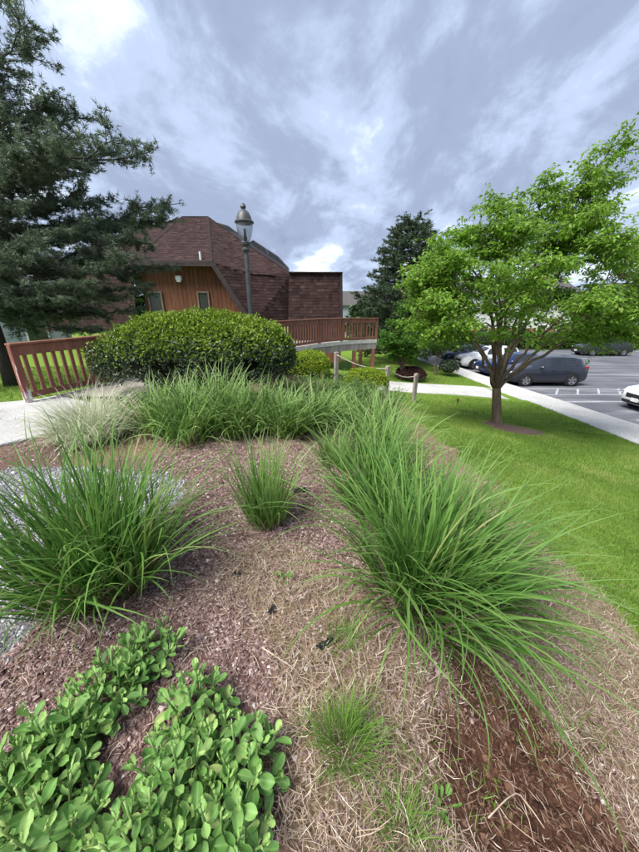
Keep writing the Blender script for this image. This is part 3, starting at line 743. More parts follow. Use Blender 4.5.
# far side of the hall, closed
back = [Vector((R0.x - 2, 27, 4.2)), Vector((S1.x, 27, 4.0)), Vector((S2.x + .2, 25, 2.4))]
def plane(name, pts, mat, parent):
    b = MB(); off = np.array(parent.location); b.add([np.array(p) - off for p in pts], np.arange(len(pts))[None]); return b.build(name, mat, parent)
plane('roof_plane', [R0, R1, S1, back[1], back[0]], M['roof_base'], bld); plane('roof_plane', [S1, S2, back[2], back[1]], M['roof_base'], bld)
plane('roof_plane', [LT, R0, back[0], Vector((LT.x - 1, 26, 3.0))], M['roof_base'], bld)
def ridge(p, q, w=.16):
    bar('hip_cap', p, q, w * .55, .012, M['roof_shingle_hip'], bld, bev=.005)
m_plain('roof_shingle_hip', (.024, .015, .014), (.04, .025, .023), 9, .95, .5, 60)
for p, q in ((G1, R1), (R0, G0), (R0, R1), (K1, S1), (S1, S2), (R1, S1)): ridge(p + Vector((0, -.01, .02)), q + Vector((0, -.01, .02)))
# trapezoid cedar wall under the overhang, board by board
ZT = G1.z - .02
xr_top, xr_bot = G1.x - .1, GB.x - .1
def wall_right(z): return xr_bot + (xr_top - xr_bot) * (z - GB.z) / (G1.z - GB.z)
x = G0.x + .02; zb = .2; k = 0
while x < xr_bot - .05:
    w = .205; x1 = min(x + w - .012, xr_bot)
    def top(xx): return ZT if xx <= xr_top else GB.z + (xx - xr_bot) / (xr_top - xr_bot) * (G1.z - GB.z)
    t0, t1 = top(x), top(x1)
    poly = [(x, WY, zb), (x1, WY, zb), (x1, WY, max(t1, zb + .01))] + ([(xr_top, WY, ZT)] if x < xr_top < x1 else []) + [(x, WY, max(t0, zb + .02))]
    prism('siding_board', poly, (0, .03 + .008 * (k % 2), 0), M['cedar_siding'], bld); x += w; k += 1
plane('wall_backing', [(G0.x, WY + .05, zb), (xr_bot, WY + .05, zb), (xr_top, WY + .05, ZT), (G0.x, WY + .05, ZT)], M['dark_trim'], bld)
# soffit and barge boards round the opening
prism('soffit', [G0, G1, Vector((G1.x, WY, G1.z - .02)), Vector((G0.x, WY, G0.z - .02))], (0, 0, -.03), M['soffit'], bld)
prism('soffit', [G1 + Vector((-.02, .02, -.05)), GB + Vector((-.02, .02, 0)), Vector((GB.x - .02, WY, GB.z)), Vector((G1.x - .02, WY, G1.z - .05))], (-.03, 0, -.02), M['soffit'], bld)
bar('barge_board', G0 + Vector((0, -.05, -.04)), G1 + Vector((.05, -.05, -.04)), .05, .22, M['dark_trim'], bld)
bar('barge_board', G1 + Vector((.03, -.055, -.02)), GB + Vector((.03, -.055, 0)), .05, .22, M['dark_trim'], bld)
def wall_window(u0, v0, u1, v1):
    a, c = PY(u0, v0, WY), PY(u1, v1, WY); a.z, c.z = max(a.z, c.z), min(a.z, c.z)
    root = link('window', None, bld); root.location = Vector(((a.x + c.x) / 2, WY - .02, c.z)) - bld.location
    w, h = c.x - a.x, a.z - c.z
    gl = link('pane', box_mesh('pane', w, .012, h, M['window_glass']), root); gl.location = (0, -.005, 0)
    for nm, sx, sz, px, pz in (('frame', .07, h + .14, -w / 2 - .03, -.07), ('frame', .07, h + .14, w / 2 + .03, -.07), ('frame', w + .04, .07, 0, h), ('sill', w + .2, .07, 0, -.075)):
        o = link(nm, box_mesh(nm, sx, .07, sz, M['window_frame'], .006), root); o.location = (px, -.02, pz)
wall_window(149, 293, 166, 326); wall_window(198.5, 293, 211.5, 326)
# wall light on the cedar wall, vent pipe on the roof
c = PY(180, 279, WY); o = link('wall_light', None, bld); o.location = c - bld.location + Vector((0, -.03, 0))
q = link('housing', box_mesh('housing', .27, .18, .2, M['white_paint'], .03, False), o); q.location = (0, -.1, .03)
q = link('lens', box_mesh('lens', .2, .12, .1, M['lamp_core'], .02, False), o); q.location = (0, -.12, -.1)
c = PY(201, 262, 15.95); b = MB(); b.add(*tube_arr([(0, 0, -.15), (0, 0, .42)], .05, 10)); o = b.build('vent_pipe', M['white_paint'], bld); o.location = c - bld.location; 
# long roof-edge skylights: glazed wedges with a dark curb
def skylight(a, b, up, w, h):
    a, b = Vector(a), Vector(b); root = link('skylight', None, bld); root.location = a - bld.location
    d = b - a; n = Vector((0, 1, 0)); 
    off = a
    P = [Vector((0, 0, 0)), d, d + Vector((0, w, h * .25)), Vector((0, w, h * .25))]
    ridgeP = [d * .06 + Vector((0, w * .55, h)), d * .72 + Vector((0, w * .55, h * 1.0))]
    V = [tuple(p) for p in P] + [tuple(p + Vector((0, 0, -.22))) for p in P]
    F = [(0, 1, 5, 4), (1, 2, 6, 5), (2, 3, 7, 6), (3, 0, 4, 7), (4, 5, 6, 7), (0, 1, 2, 3)]
    me = bpy.data.meshes.new('curb'); me.from_pydata(V, [], F); me.materials.append(M['skylight_frame']); link('curb', me, root)
    e = Vector((0, .02, .012))
    Q = [P[0] + e, P[1] + e, P[2] + Vector((0, -.02, .012)), P[3] + Vector((0, -.02, .012))] + ridgeP
    for f in ((0, 1, 5, 4), (1, 2, 5), (2, 3, 4, 5), (3, 0, 4)):
        me = bpy.data.meshes.new('pane'); me.from_pydata([tuple(Q[i]) for i in f], [], [tuple(range(len(f)))]); me.materials.append(M['skylight_glass']); link('pane', me, root)
    for s, t in ((Q[0], Q[4]), (Q[4], Q[5]), (Q[5], Q[1]), ((Q[0] + Q[1]) / 2, (Q[4] + Q[5]) / 2)):
        bm = bar('glazing_bar', s + a, t + a, .05, .05, M['skylight_frame'], None, .004); bm.location -= a; bm.parent = root
skylight(PY(199.5, 222.5, 20.2), PY(237, 233, 19.4), 0, .8, .28)
skylight(PY(250, 243, 18.95), PY(288, 268, 17.6), 0, .7, .25)
# the flat-topped shingled wing at the right
bw = thing('shingled_wing', 'flat-topped brown shingled wing with a dark corner, right end of the hall', 'building', (0, 17.5, -1.2))
A0, A1 = PY(289, 275, 16.9), PY(340.5, 272, 17.0); A1.z = A0.z = 3.27
C0, C1 = Vector((A0.x - .12, 16.55, .2)), Vector((A1.x + .08, 16.65, .2))
shingles([C0, C1, A1, A0], SH, bw, 8)
D0, D1 = Vector((A0.x, 22, 3.27)), Vector((A1.x, 22, 3.27))
plane('roof_plane', [A0, A1, D1, D0], M['roof_base'], bw); plane('side_wall', [C1, Vector((C1.x, 22, .2)), D1, A1], M['dark_trim'], bw); plane('side_wall', [C0, Vector((C0.x, 22, .2)), D0, A0], M['dark_trim'], bw)
bar('corner_trim', C1 + Vector((.04, 0, 0)), A1 + Vector((.04, 0, 0)), .09, .12, M['dark_trim'], bw); bar('coping', A0 + Vector((-.0, -.03, .03)), A1 + Vector((.1, -.03, .03)), .2, .05, M['dark_trim'], bw)
bar('wall_base', C0 + Vector((0, .2, -.5)), C1 + Vector((0, .2, -.5)), .3, 1.4, M['cedar_siding'], bw)

# ================================================================== LAMP POST
lp = thing('lamp_post', 'dark green-grey lamp post with clear acorn lantern rising behind the hedge', 'lamp post', (-1.85, 9.0, -.35))
def lathe(name, prof, mat, parent, n=20, sm=True, loc=None):
    b = MB(); b.add(*lathe_arr(prof, n)); o = b.build(name, mat, parent, sm)
    o.data.set_sharp_from_angle(angle=R(40))
    if loc is not None: o.location = loc
    return o
zl = 3.3
lathe('base', [(.0, 0), (.18, 0), (.18, .08), (.13, .14), (.12, .5), (.085, .58), (.075, .6)], M['metal_post'], lp)
lathe('pole', [(.068, .55), (.062, 2.0), (.055, zl)], M['metal_post'], lp, 14)
lathe('collar', [(.055, zl - .02), (.10, zl), (.105, zl + .04), (.07, zl + .07), (.07, zl + .11), (.11, zl + .13), (.12, zl + .18), (.10, zl + .2), (0, zl + .2)], M['metal_post'], lp)
lathe('lantern_glass', [(.10, zl + .2), (.13, zl + .24), (.18, zl + .4), (.205, zl + .56), (.205, zl + .6), (.20, zl + .6), (.20, zl + .56), (.175, zl + .4), (.125, zl + .25), (.10, zl + .21)], M['lamp_globe'], lp, 24)
lathe('bulb', [(0, zl + .2), (.045, zl + .2), (.05, zl + .3), (.035, zl + .33), (.03, zl + .48), (0, zl + .5)], M['lamp_core'], lp, 12)
zt = zl + .6
cap = lathe('lantern_cap', [(0, zt), (.225, zt), (.235, zt + .03), (.22, zt + .05), (.19, zt + .06), (.175, zt + .13), (.135, zt + .22), (.08, zt + .27), (.05, zt + .29), (.0, zt + .29)], M['metal_post'], lp, 24)
lathe('finial', [(.04, zt + .285), (.05, zt + .31), (.07, zt + .34), (.06, zt + .38), (.025, zt + .42), (0, zt + .43)], M['metal_post'], cap, 16)

# ================================================================== ROPE FENCE
RP = [PY(336.5, 352, 10.2), PY(388, 366, 10.3), PY(416.5, 373.5, 11.0)]
rf = thing('rope_fence', 'three weathered wooden posts linked by a sagging rope beside the footpath', 'fence', (RP[0].x, RP[0].y, h1(RP[0].x, RP[0].y)))
for p in RP:
    zb = h1(p.x, p.y) - .2; o = link('post', box_mesh('post', .12, .12, p.z - zb, M['weathered_wood'], .012), rf); o.location = Vector((p.x, p.y, zb)) - rf.location; o.rotation_euler = (0, 0, .4)
for a, b2 in zip(RP, RP[1:]):
    pts = [a.lerp(b2, t) + Vector((0, -.05, -.08 - .14 * math.sin(math.pi * t))) - rf.location for t in np.linspace(0, 1, 14)]
    b = MB(); b.add(*tube_arr(pts, .018, 6)); b.build('rope', M['rope'], rf, True)

# ================================================================== CARS
def patch(P00, P10, P11, P01, out, inset, nu=4):
    pass
def make_car(label, nose, paint, suv=True, heading=math.pi, group='cars nosed in to the sidewalk', L=4.35, W=1.8, Ht=1.62):
    """nose at `nose`; local x runs from nose (0) to tail (-L); heading turns local +x to the world"""
    t = thing('parked_car', label, 'car', nose, heading, group)
    k = L / 4.35; hz = Ht / 1.62; w = W / 2
    if suv:
        ST = [(0, .66, .36, .66, .70, .58), (-.06, .80, .27, .78, .83, .70), (-.30, .95, .22, .88, .95, .82), (-.75, .99, .20, .95, 1.02, .86), (-1.12, 1, .20, .99, 1.07, .86),
              (-1.30, 1, .20, 1.0, 1.13, .80), (-1.98, 1, .20, 1.03, 1.54, .63), (-2.30, 1, .20, 1.04, 1.60, .66), (-2.9, 1, .20, 1.05, 1.62, .66), (-3.5, 1, .20, 1.07, 1.59, .64), (-3.95, .98, .22, 1.09, 1.52, .60),
              (-4.18, .95, .26, 1.08, 1.16, .72), (-4.30, .90, .30, .98, 1.02, .74), (-4.35, .80, .36, .72, .76, .66)]
    else:
        ST = [(0, .66, .34, .60, .64, .58), (-.06, .80, .26, .70, .75, .70), (-.30, .95, .20, .80, .86, .82), (-.75, .99, .18, .86, .93, .86), (-1.15, 1, .18, .90, .98, .86),
              (-1.32, 1, .18, .91, 1.03, .80), (-2.10, 1, .18, .94, 1.40, .62), (-2.40, 1, .18, .94, 1.44, .63), (-2.9, 1, .18, .95, 1.45, .63), (-3.3, 1, .18, .96, 1.41, .61), (-3.6, .98, .20, .97, 1.30, .60),
              (-4.05, .95, .24, .97, 1.05, .72), (-4.28, .90, .28, .93, .98, .74), (-4.35, .80, .34, .66, .70, .66)]
    ST = [(x * k, a * w, zb, zs * hz, zt * hz, b * w) for x, a, zb, zs, zt, b in ST]
    rings = []
    for x, hw, zb, zs, zt, ht in ST:
        half = [(0, zb), (hw * .86, zb), (hw * .985, zb + .12), (hw, zb + (zs - zb) * .5), (hw * .985, zs - .06), (hw * .955, zs), (ht, zt - .035), (ht * .82, zt - .004), (ht * .4, zt + .012), (0, zt + .016)]
        ring = [(x, y, z) for y, z in half] + [(x, -y, z) for y, z in half[-2:0:-1]]
        rings.append(ring)
    n = len(rings[0]); V = [p for r in rings for p in r]; F = []
    for i in range(len(rings) - 1):
        for j in range(n): F.append((i * n + j, i * n + (j + 1) % n, (i + 1) * n + (j + 1) % n, (i + 1) * n + j))
    F.append(tuple(range(n))[::-1]); F.append(tuple(range((len(rings) - 1) * n, len(rings) * n)))
    me = bpy.data.meshes.new('body'); me.from_pydata(V, [], F); me.materials.append(paint)
    bm = bmesh.new(); bm.from_mesh(me); bmesh.ops.recalc_face_normals(bm, faces=bm.faces[:]); bm.to_mesh(me); bm.free()
    for p in me.polygons: p.use_smooth = True
    me.set_sharp_from_angle(angle=R(38)); link('body', me, t)
    rv = lambda s, j: Vector(rings[s][j])
    def lerp2(s0, s1, tx, j0, j1, tz): return rv(s0, j0).lerp(rv(s1, j0), tx).lerp(rv(s0, j1).lerp(rv(s1, j1), tx), tz)
    def side_glass(sa, sb, a, b, sgn):
        """window between cabin stations sa..sb (fractions a, b trim the ends)"""
        cols = []
        st = list(range(sa, sb + 1)); m = 6
        xs = np.linspace(a, len(st) - 1 - b, m)
        for xx in xs:
            i = min(int(xx), len(st) - 2); f = xx - i
            lo, hi = lerp2(st[i], st[i + 1], f, 5, 6, .10), lerp2(st[i], st[i + 1], f, 5, 6, .90); cols.append((lo, hi))
        vv = []
        for lo, hi in cols:
            for p in (lo, hi): vv.append((p.x, sgn * (p.y + .008), p.z + .002))
        ff = [(2 * i, 2 * i + 2, 2 * i + 3, 2 * i + 1) for i in range(m - 1)]
        me = bpy.data.meshes.new('side_window'); me.from_pydata(vv, [], ff); me.materials.append(M['car_glass']); link('side_window', me, t)
    for sgn in (1, -1):
        side_glass(5, 8, .55, .25, sgn); side_glass(8, 9, .05 - .0, .05, sgn); side_glass(9, 10, .10, .15, sgn)
    def screen(name, s0, s1, t0, t1):
        vv = []; js = (6, 7, 8, 9)
        full = [(1, j) for j in js] + [(-1, j) for j in js[-2::-1]]
        for tt in (t0, t1):
            for sg, j in full:
                p = rv(s0, j).lerp(rv(s1, j), tt); vv.append((p.x + (.008 if name == 'windscreen' else -.008), sg * p.y * .95, p.z + .008))
        m = len(full); ff = [(i, i + 1, m + i + 1, m + i) for i in range(m - 1)]
        me = bpy.data.meshes.new(name); me.from_pydata(vv, [], ff); me.materials.append(M['car_glass']); link(name, me, t)
    screen('windscreen', 5, 6, .06, .93); screen('rear_window', 10, 11, .12, .9)
    r = .345 * (1 if suv else .93)
    for xw in (-.86 * k, -3.45 * k):
        for sgn in (1, -1):
            b = MB(); V_, F_ = lathe_arr([(0, -.02), (r + .065, -.02), (r + .065, .012), (0, .012)], 28); 
            b.add(np.stack([V_[:, 0], sgn * (V_[:, 2] + w * .985), V_[:, 1]], -1), F_); a_ = b.build('wheel_arch', M['black_plastic'], t); a_.location = (xw, 0, r + .02)
            wh = link('wheel', None, t); wh.location = (xw, sgn * (w * .965), r)
            V_, F_ = lathe_arr([(r * .62, -.10), (r * .97, -.10), (r, -.07), (r, .04), (r * .95, .06), (r * .66, .06), (r * .62, .03)], 28); b = MB(); b.add(np.stack([V_[:, 0], sgn * V_[:, 2], V_[:, 1]], -1), F_); b.build('tyre', M['tyre_rubber'], wh, True)
            b = MB()
            V_, F_ = lathe_arr([(0, .045), (.05, .045), (.055, .035), (.055, .0)], 12); b.add(np.stack([V_[:, 0], sgn * V_[:, 2], V_[:, 1]], -1), F_)
            V_, F_ = lathe_arr([(r * .66, .055), (r * .60, .05), (r * .58, .0)], 28); b.add(np.stack([V_[:, 0], sgn * V_[:, 2], V_[:, 1]], -1), F_)
            for q in range(5):
                an = q * 2 * math.pi / 5 + .3; c_, s_ = math.cos(an), math.sin(an); pv = []
                for rr, ww in ((.03, .055), (r * .61, .04)):
                    for e in (-1, 1): pv.append((rr * c_ - e * ww * s_, sgn * .046, rr * s_ + e * ww * c_))
                for rr, ww in ((.03, .055), (r * .61, .04)):
                    for e in (-1, 1): pv.append((rr * c_ - e * ww * s_, sgn * .01, rr * s_ + e * ww * c_))
                b.add(pv, np.array([(0, 1, 3, 2), (0, 2, 6, 4), (1, 5, 7, 3)]))
            b.build('rim', M['alloy'], wh)
    # lamps, grille, mirrors, handles, sills
    for sgn in (1, -1):
        p = rv(1, 5).lerp(rv(2, 5), .45)
        o = link('headlight', box_mesh('headlight', .42, .10, .12, M['headlamp'], .04, False), t); o.location = (p.x - .02, sgn * (p.y - .05), p.z - .06); o.rotation_euler = (0, 0, sgn * -.42)
        p = rv(11, 5)
        o = link('tail_light', box_mesh('tail_light', .24, .07, .17, M['tail_lamp'], .03, False), t); o.location = (p.x - .02, sgn * (p.y - .015), p.z - .05); o.rotation_euler = (0, 0, sgn * .25)
        p = rv(5, 5); o = link('mirror', box_mesh('mirror', .12, .22, .14, paint, .04, False), t); o.location = (p.x - .28, sgn * (p.y + .1), p.z + .08)
        o = link('sill', box_mesh('sill', 1.75 * k, .03, .12, M['black_plastic'], .01, False), t); o.location = (-2.15 * k, sgn * (w * .985), .30)
        for xx in (-2.28 * k, -3.05 * k):
            o = link('door_handle', box_mesh('door_handle', .17, .03, .03, paint, .01, False), t); o.location = (xx, sgn * (w * .995), (.90 if suv else .80) * hz)
    o = link('grille', box_mesh('grille', .06, .95, .20, M['black_plastic'], .02, False), t); o.location = (-.02, 0, (.62 if suv else .54) * hz)
    o = link('bumper', box_mesh('bumper', .10, 1.25, .16, M['black_plastic'], .04, False), t); o.location = (-.04, 0, .38)
    o = link('bumper', box_mesh('bumper', .10, 1.35, .2, M['black_plastic'], .04, False), t); o.location = (-L + .06, 0, .40)
    o = link('number_plate', box_mesh('number_plate', .02, .32, .15, M['white_paint'], .004, False), t); o.location = (.035, 0, .48)
    return t
make_car('dark slate hatchback SUV parked nearest beyond the striped aisle, behind the tree trunk', (10.72, 18.45, LOT), M['slate_paint'], True)
make_car('blue car parked between the slate SUV and the white SUV', (10.6, 21.25, LOT), M['blue_paint'], False, L=4.5)
make_car('white SUV nosed up to the sidewalk left of the tree trunk', (10.4, 24.0, LOT), M['white_car_paint'], True)
make_car('dark navy car, farthest left in the parked row', (10.2, 27.0, LOT), M['navy_paint'], False)
make_car('white car whose nose just enters at the right edge of the photo', (13.25, 12.85, LOT), M['white_car_paint'], True, L=4.5)
make_car('black car parked alone across the lot below the far hedge', (25.0, 31.5, LOT), M['charcoal_paint'], True, group='cars across the lot', L=4.9, Ht=1.7)

# ================================================================== TREES
def bez(p0, p1, p2, n=10):
    t = np.linspace(0, 1, n)[:, None]; p0, p1, p2 = (np.array(p, float) for p in (p0, p1, p2))
    return (1 - t) ** 2 * p0 + 2 * t * (1 - t) * p1 + t ** 2 * p2
def along(P, t):
    x = t * (len(P) - 1); i = min(int(x), len(P) - 2); f = x - i
    return P[i] * (1 - f) + P[i + 1] * f, unit((P[i + 1] - P[i])[None])[0]

def broad_tree(name, label, cat, base, fork, targets, leaf_mat, bark, n2=12, n3=7, nleaf=12, leafL=.08, leafW=.04, l2=(.5, 1.1), l3=(.18, .4), flat=.35, r0=.13, group=None, seed=1, droop=.25, t2=(.32, 1.0), spread=.06, rmain=.05, nprim=0):
    """trunk to `fork`, one bowed limb to each target, side branches on the limbs, twigs on those, leaves along the twigs"""
    r = np.random.default_rng(seed); base = np.array(base, float); fork = np.array(fork, float)
    t = thing(name, label, cat, tuple(base), group=group); off = np.array(t.location)
    tb = MB(); P = bez(base - [0, 0, .15], (base + fork) / 2 + r.normal(0, .03, 3), fork, 7)
    rr = np.linspace(r0 * 1.12, r0 * .92, 7); rr[0] *= 1.5; rr[1] *= 1.12
    tb.add(*tube_arr(P - off, rr, 12)); tb.build('trunk', bark, t, True)
    lb = MB(); tw = MB(); LP, LD, LN = [], [], []
    prims = []
    for q, tg in enumerate(targets):
        tg = np.array(tg, float)
        if nprim and q >= nprim:
            # grow from the nearest main limb, part of the way up
            cand = [(np.linalg.norm(tg - along(Bp, tt)[0]) + .5 * tt, along(Bp, tt)[0], rp * (1 - .75 * tt), along(Bp, tt)[1]) for Bp, rp in prims for tt in (.22, .34, .46, .58)]
            _, st, rad, dv = min(cand, key=lambda z: z[0]); d = tg - st; c = st + d * .45 + dv * .25 * np.linalg.norm(d) + r.normal(0, .06, 3); rad = max(.014, rad * .8)
        else:
            st = fork - np.array([0, 0, r.uniform(.0, .14)]); d = tg - fork; hd = np.array([d[0], d[1], 0]); c = fork + hd * .30 + np.array([0, 0, d[2] * .55]) + r.normal(0, .12, 3); rad = rmain * r.uniform(.8, 1.15)
        B = bez(st, c, tg, 14); B[1:-1] += r.normal(0, .028, (12, 3))
        lb.add(*tube_arr(B - off, np.linspace(rad, .009, 14), 8)); prims.append((B, rad)) if q < (nprim or 0) else None
        for k in range(n2):
            tt = t2[0] + (t2[1] - t2[0]) * (k + r.random()) / n2; p, dv = along(B, tt)
            out = p - fork; out[2] = 0; out = out / (np.linalg.norm(out) + 1e-6)
            a = r.normal(0, 1, 3); a[2] *= .25; dd = unit((dv * .55 + a * .75 + out * .45 + np.array([0, 0, .12]))[None])[0]
            L = r.uniform(*l2) * (1.15 - .45 * tt); e = p + dd * L; e[2] -= droop * L * .3
            B2 = bez(p, p + dd * L * .5 + np.array([0, 0, .1 * L]), e, 7); tw.add(*tube_arr(B2[::2] - off, np.linspace(.011, .004, 4), 4, False))
            for j in range(n3):
                t3 = .15 + .85 * (j + r.random()) / n3; p3, d3 = along(B2, t3)
                a = r.normal(0, 1, 3); a[2] *= flat; dd3 = unit((d3 * .6 + a * .9)[None])[0]
                L3 = r.uniform(*l3); e3 = p3 + dd3 * L3 - np.array([0, 0, droop * L3 * .4]); 
                tw.add(*tube_arr(np.array([p3, e3]) - off, [.004, .002], 3, False))
                m = nleaf; s = r.uniform(.1, 1.08, m)[:, None]; pp = p3 + (e3 - p3) * s + r.normal(0, spread, (m, 3)) * [1, 1, .45]
                dirs = dd3 * .5 + r.normal(0, .8, (m, 3)); dirs[:, 2] = dirs[:, 2] * .3 - droop
                nn = np.array([0, 0, 1.]) + r.normal(0, .38, (m, 3)); LP.append(pp); LD.append(dirs); LN.append(nn)
    lb.build('limbs', bark, t, True); tag(tw.build('twigs', M['twig'], t), kind='stuff')
    LP, LD, LN = np.concatenate(LP), np.concatenate(LD), np.concatenate(LN); n = len(LP)
    fb = MB(); fb.add(*leaf_arr(LP - off, LD, LN, leafL * r.uniform(.65, 1.3, n), leafW * r.uniform(.7, 1.3, n), np.clip(.5 + r.normal(0, .22, n), 0, 1), .18, .12))
    tag(fb.build('crown', leaf_mat, t), kind='stuff'); return t
# the spreading ornamental tree on the lawn
tb = (5.2, 8.7, h1(5.2, 8.7)); fk = PY(496.5, 388, 8.7)
tg = [PY(430, 275, 8.3), PY(445, 300, 9.3), PY(480, 225, 8.2), PY(640, 300, 8.9), PY(585, 240, 9.6), PY(470, 240, 9.0), PY(520, 205, 8.8), PY(565, 200, 8.6), PY(606, 195, 8.5), PY(650, 270, 8.6), PY(600, 290, 7.3), PY(540, 255, 10.5), PY(500, 270, 6.9), PY(426, 285, 8.3), PY(438, 256, 9.2), PY(440, 300, 7.6), PY(470, 232, 8.6), PY(505, 205, 8.9), PY(540, 190, 8.4), PY(575, 192, 8.6), PY(612, 146, 8.5), PY(585, 175, 8.4), PY(640, 240, 8.8), PY(600, 240, 7.4), PY(655, 285, 8.2),
      PY(680, 300, 8.8), PY(625, 310, 7.2), PY(520, 250, 10.6), PY(570, 250, 10.8), PY(480, 280, 10.4), PY(455, 262, 8.0), PY(540, 265, 6.6), PY(640, 290, 10.4), PY(585, 300, 7.0), PY(440, 315, 9.6), PY(680, 275, 8.6), PY(530, 225, 7.6), PY(428, 322, 8.2), PY(440, 335, 9.4), PY(455, 325, 7.4), PY(432, 282, 8.6), PY(600, 330, 9.0), PY(645, 335, 8.2), PY(665, 345, 9.0), PY(570, 215, 9.8), PY(590, 218, 7.8), PY(610, 268, 9.6), PY(432, 300, 8.8), PY(445, 250, 8.4), PY(560, 300, 9.4), PY(580, 330, 8.2), PY(620, 325, 8.6), PY(550, 240, 8.4), PY(424, 270, 8.6), PY(500, 230, 8.0), PY(630, 255, 7.8)]
broad_tree('ornamental_tree', 'spreading bright green ornamental tree with forked trunk on the lawn', 'tree', tb, fk, tg, M['dogwood_leaf'], M['bark'], n2=12, n3=8, nleaf=11, leafL=.10, leafW=.052, r0=.118, seed=4, droop=.4, l2=(.4, .95), t2=(.42, 1.02), flat=.4, spread=.06, rmain=.058, nprim=13)
# mulch ring at its foot
b = MB(); n = 28; th = np.linspace(0, 2 * math.pi, n, endpoint=False); V = []
for f, dz in ((0, .07), (.5, .06), (.85, .035), (1.0, -.03)):
    rx = 1 + .14 * np.sin(3 * th + 1) + .08 * np.sin(7 * th); x = 5.55 + f * .95 * rx * np.cos(th); y = 8.5 + f * .55 * rx * np.sin(th); V.append(np.stack([x, y, H0(x, y) + dz], -1))
V = np.concatenate(V); i = np.arange(3)[:, None] * n; j = np.arange(n)[None]; j2 = (j + 1) % n
b.add(V, np.stack([i + j, i + j2, i + n + j2, i + n + j], -1).reshape(-1, 4)); tag(b.build('tree_mulch', M['mulch_bed'], None, True), kind='structure')

def needles(P, D, n_per, L, w, r, spread=.9):
    """thin needles round twig points P heading along D"""
    N = len(P); P = np.repeat(P, n_per, 0); D = np.repeat(D, n_per, 0); m = len(P)
    d = unit(D * r.uniform(.25, 1.0, (m, 1)) + r.normal(0, 1, (m, 3)) * spread * [1, 1, .75]); sd = unit(np.cross(d, r.normal(size=(m, 3))))
    P = P + r.normal(0, .012, (m, 3)); l = L * r.uniform(.6, 1.25, (m, 1))
    V = np.stack([P - sd * w / 2, P + sd * w / 2, P + d * l], 1); C = np.zeros(V.shape)
    C[..., 0] = np.clip(np.repeat(r.normal(.48, .24, N), n_per) + r.normal(0, .08, m), 0, 1)[:, None]; C[:, 2, 1] = 1
    return V.reshape(-1, 3), np.arange(m * 3).reshape(-1, 3), C.reshape(-1, 3)
def conifer(name, label, base, height, limbs, mat, bark, seed, r0=.16, n2=16, n3=7, ntuft=6, nneed=10, nl=.09, nw=.007, l2=.9, group=None, sag=-.05):
    """limbs: list of (z on the trunk, end point); each gets flat sprays of side twigs set with needles"""
    r = np.random.default_rng(seed); base = np.array(base, float); t = thing(name, label, 'tree', tuple(base), group=group)
    tb = MB(); zs = np.linspace(-.3, height, 12); tp = np.stack([np.zeros(12) + .02 * np.sin(zs), .02 * np.cos(zs * 1.3), zs], -1)
    rad = np.linspace(r0, .015, 12); rad[0] *= 1.35; tb.add(*tube_arr(tp, rad, 12)); tb.build('trunk', bark, t, True)
    lb = MB(); NP, ND = [], []
    for z0, e in limbs:
        e = np.array(e, float) - base; s = np.array([0, 0, z0]); d = e - s; L = np.linalg.norm(d)
        B = bez(s, s + d * .5 + np.array([0, 0, sag * L]), e, 12); B[1:-1] += r.normal(0, .02 * L / 2, (10, 3))
        lb.add(*tube_arr(B, np.linspace(.012 + .011 * L, .006, 12), 6))
        for tt in np.linspace(.6, 1.0, 9):
            p, dv = along(B, tt); NP.append(p[None] + r.normal(0, .02, (4, 3))); ND.append(np.repeat((dv + r.normal(0, .3, 3))[None], 4, 0))
        for k in range(int(n2 * L / 3) + 3):
            tt = .12 + .88 * r.random() ** .8; p, dv = along(B, tt); sgn = 1 if k % 2 else -1
            sidev = np.cross(dv, [0, 0, 1.]) * sgn; dd = unit((dv * .75 + sidev * r.uniform(.4, 1.1) + r.normal(0, .22, 3) + [0, 0, -.03])[None])[0]
            L2 = l2 * r.uniform(.5, 1.2) * (1.2 - .65 * tt); e2 = p + dd * L2 + [0, 0, .05 * L2]; B2 = bez(p, (p + e2) / 2 + [0, 0, -.06 * L2], e2, 6)
            lb.add(*tube_arr(B2, np.linspace(.010, .003, 6), 4, False))
            for j in range(n3):
                p3, d3 = along(B2, .1 + .9 * (j + r.random()) / n3); a = r.normal(0, 1, 3); a[2] = a[2] * .45 + .1; dd3 = unit((d3 * .8 + a * .7)[None])[0]
                L3 = r.uniform(.12, .34) * l2; q = np.linspace(.15, 1.0, ntuft)[:, None]
                NP.append(p3 + dd3 * L3 * q + r.normal(0, .015, (ntuft, 3))); ND.append(np.repeat(dd3[None], ntuft, 0))
    lb.build('limbs', bark, t, True); NP, ND = np.concatenate(NP), np.concatenate(ND)
    nb = MB(); nb.add(*needles(NP, ND, nneed, nl, nw, r)); tag(nb.build('crown', mat, t), kind='stuff'); return t
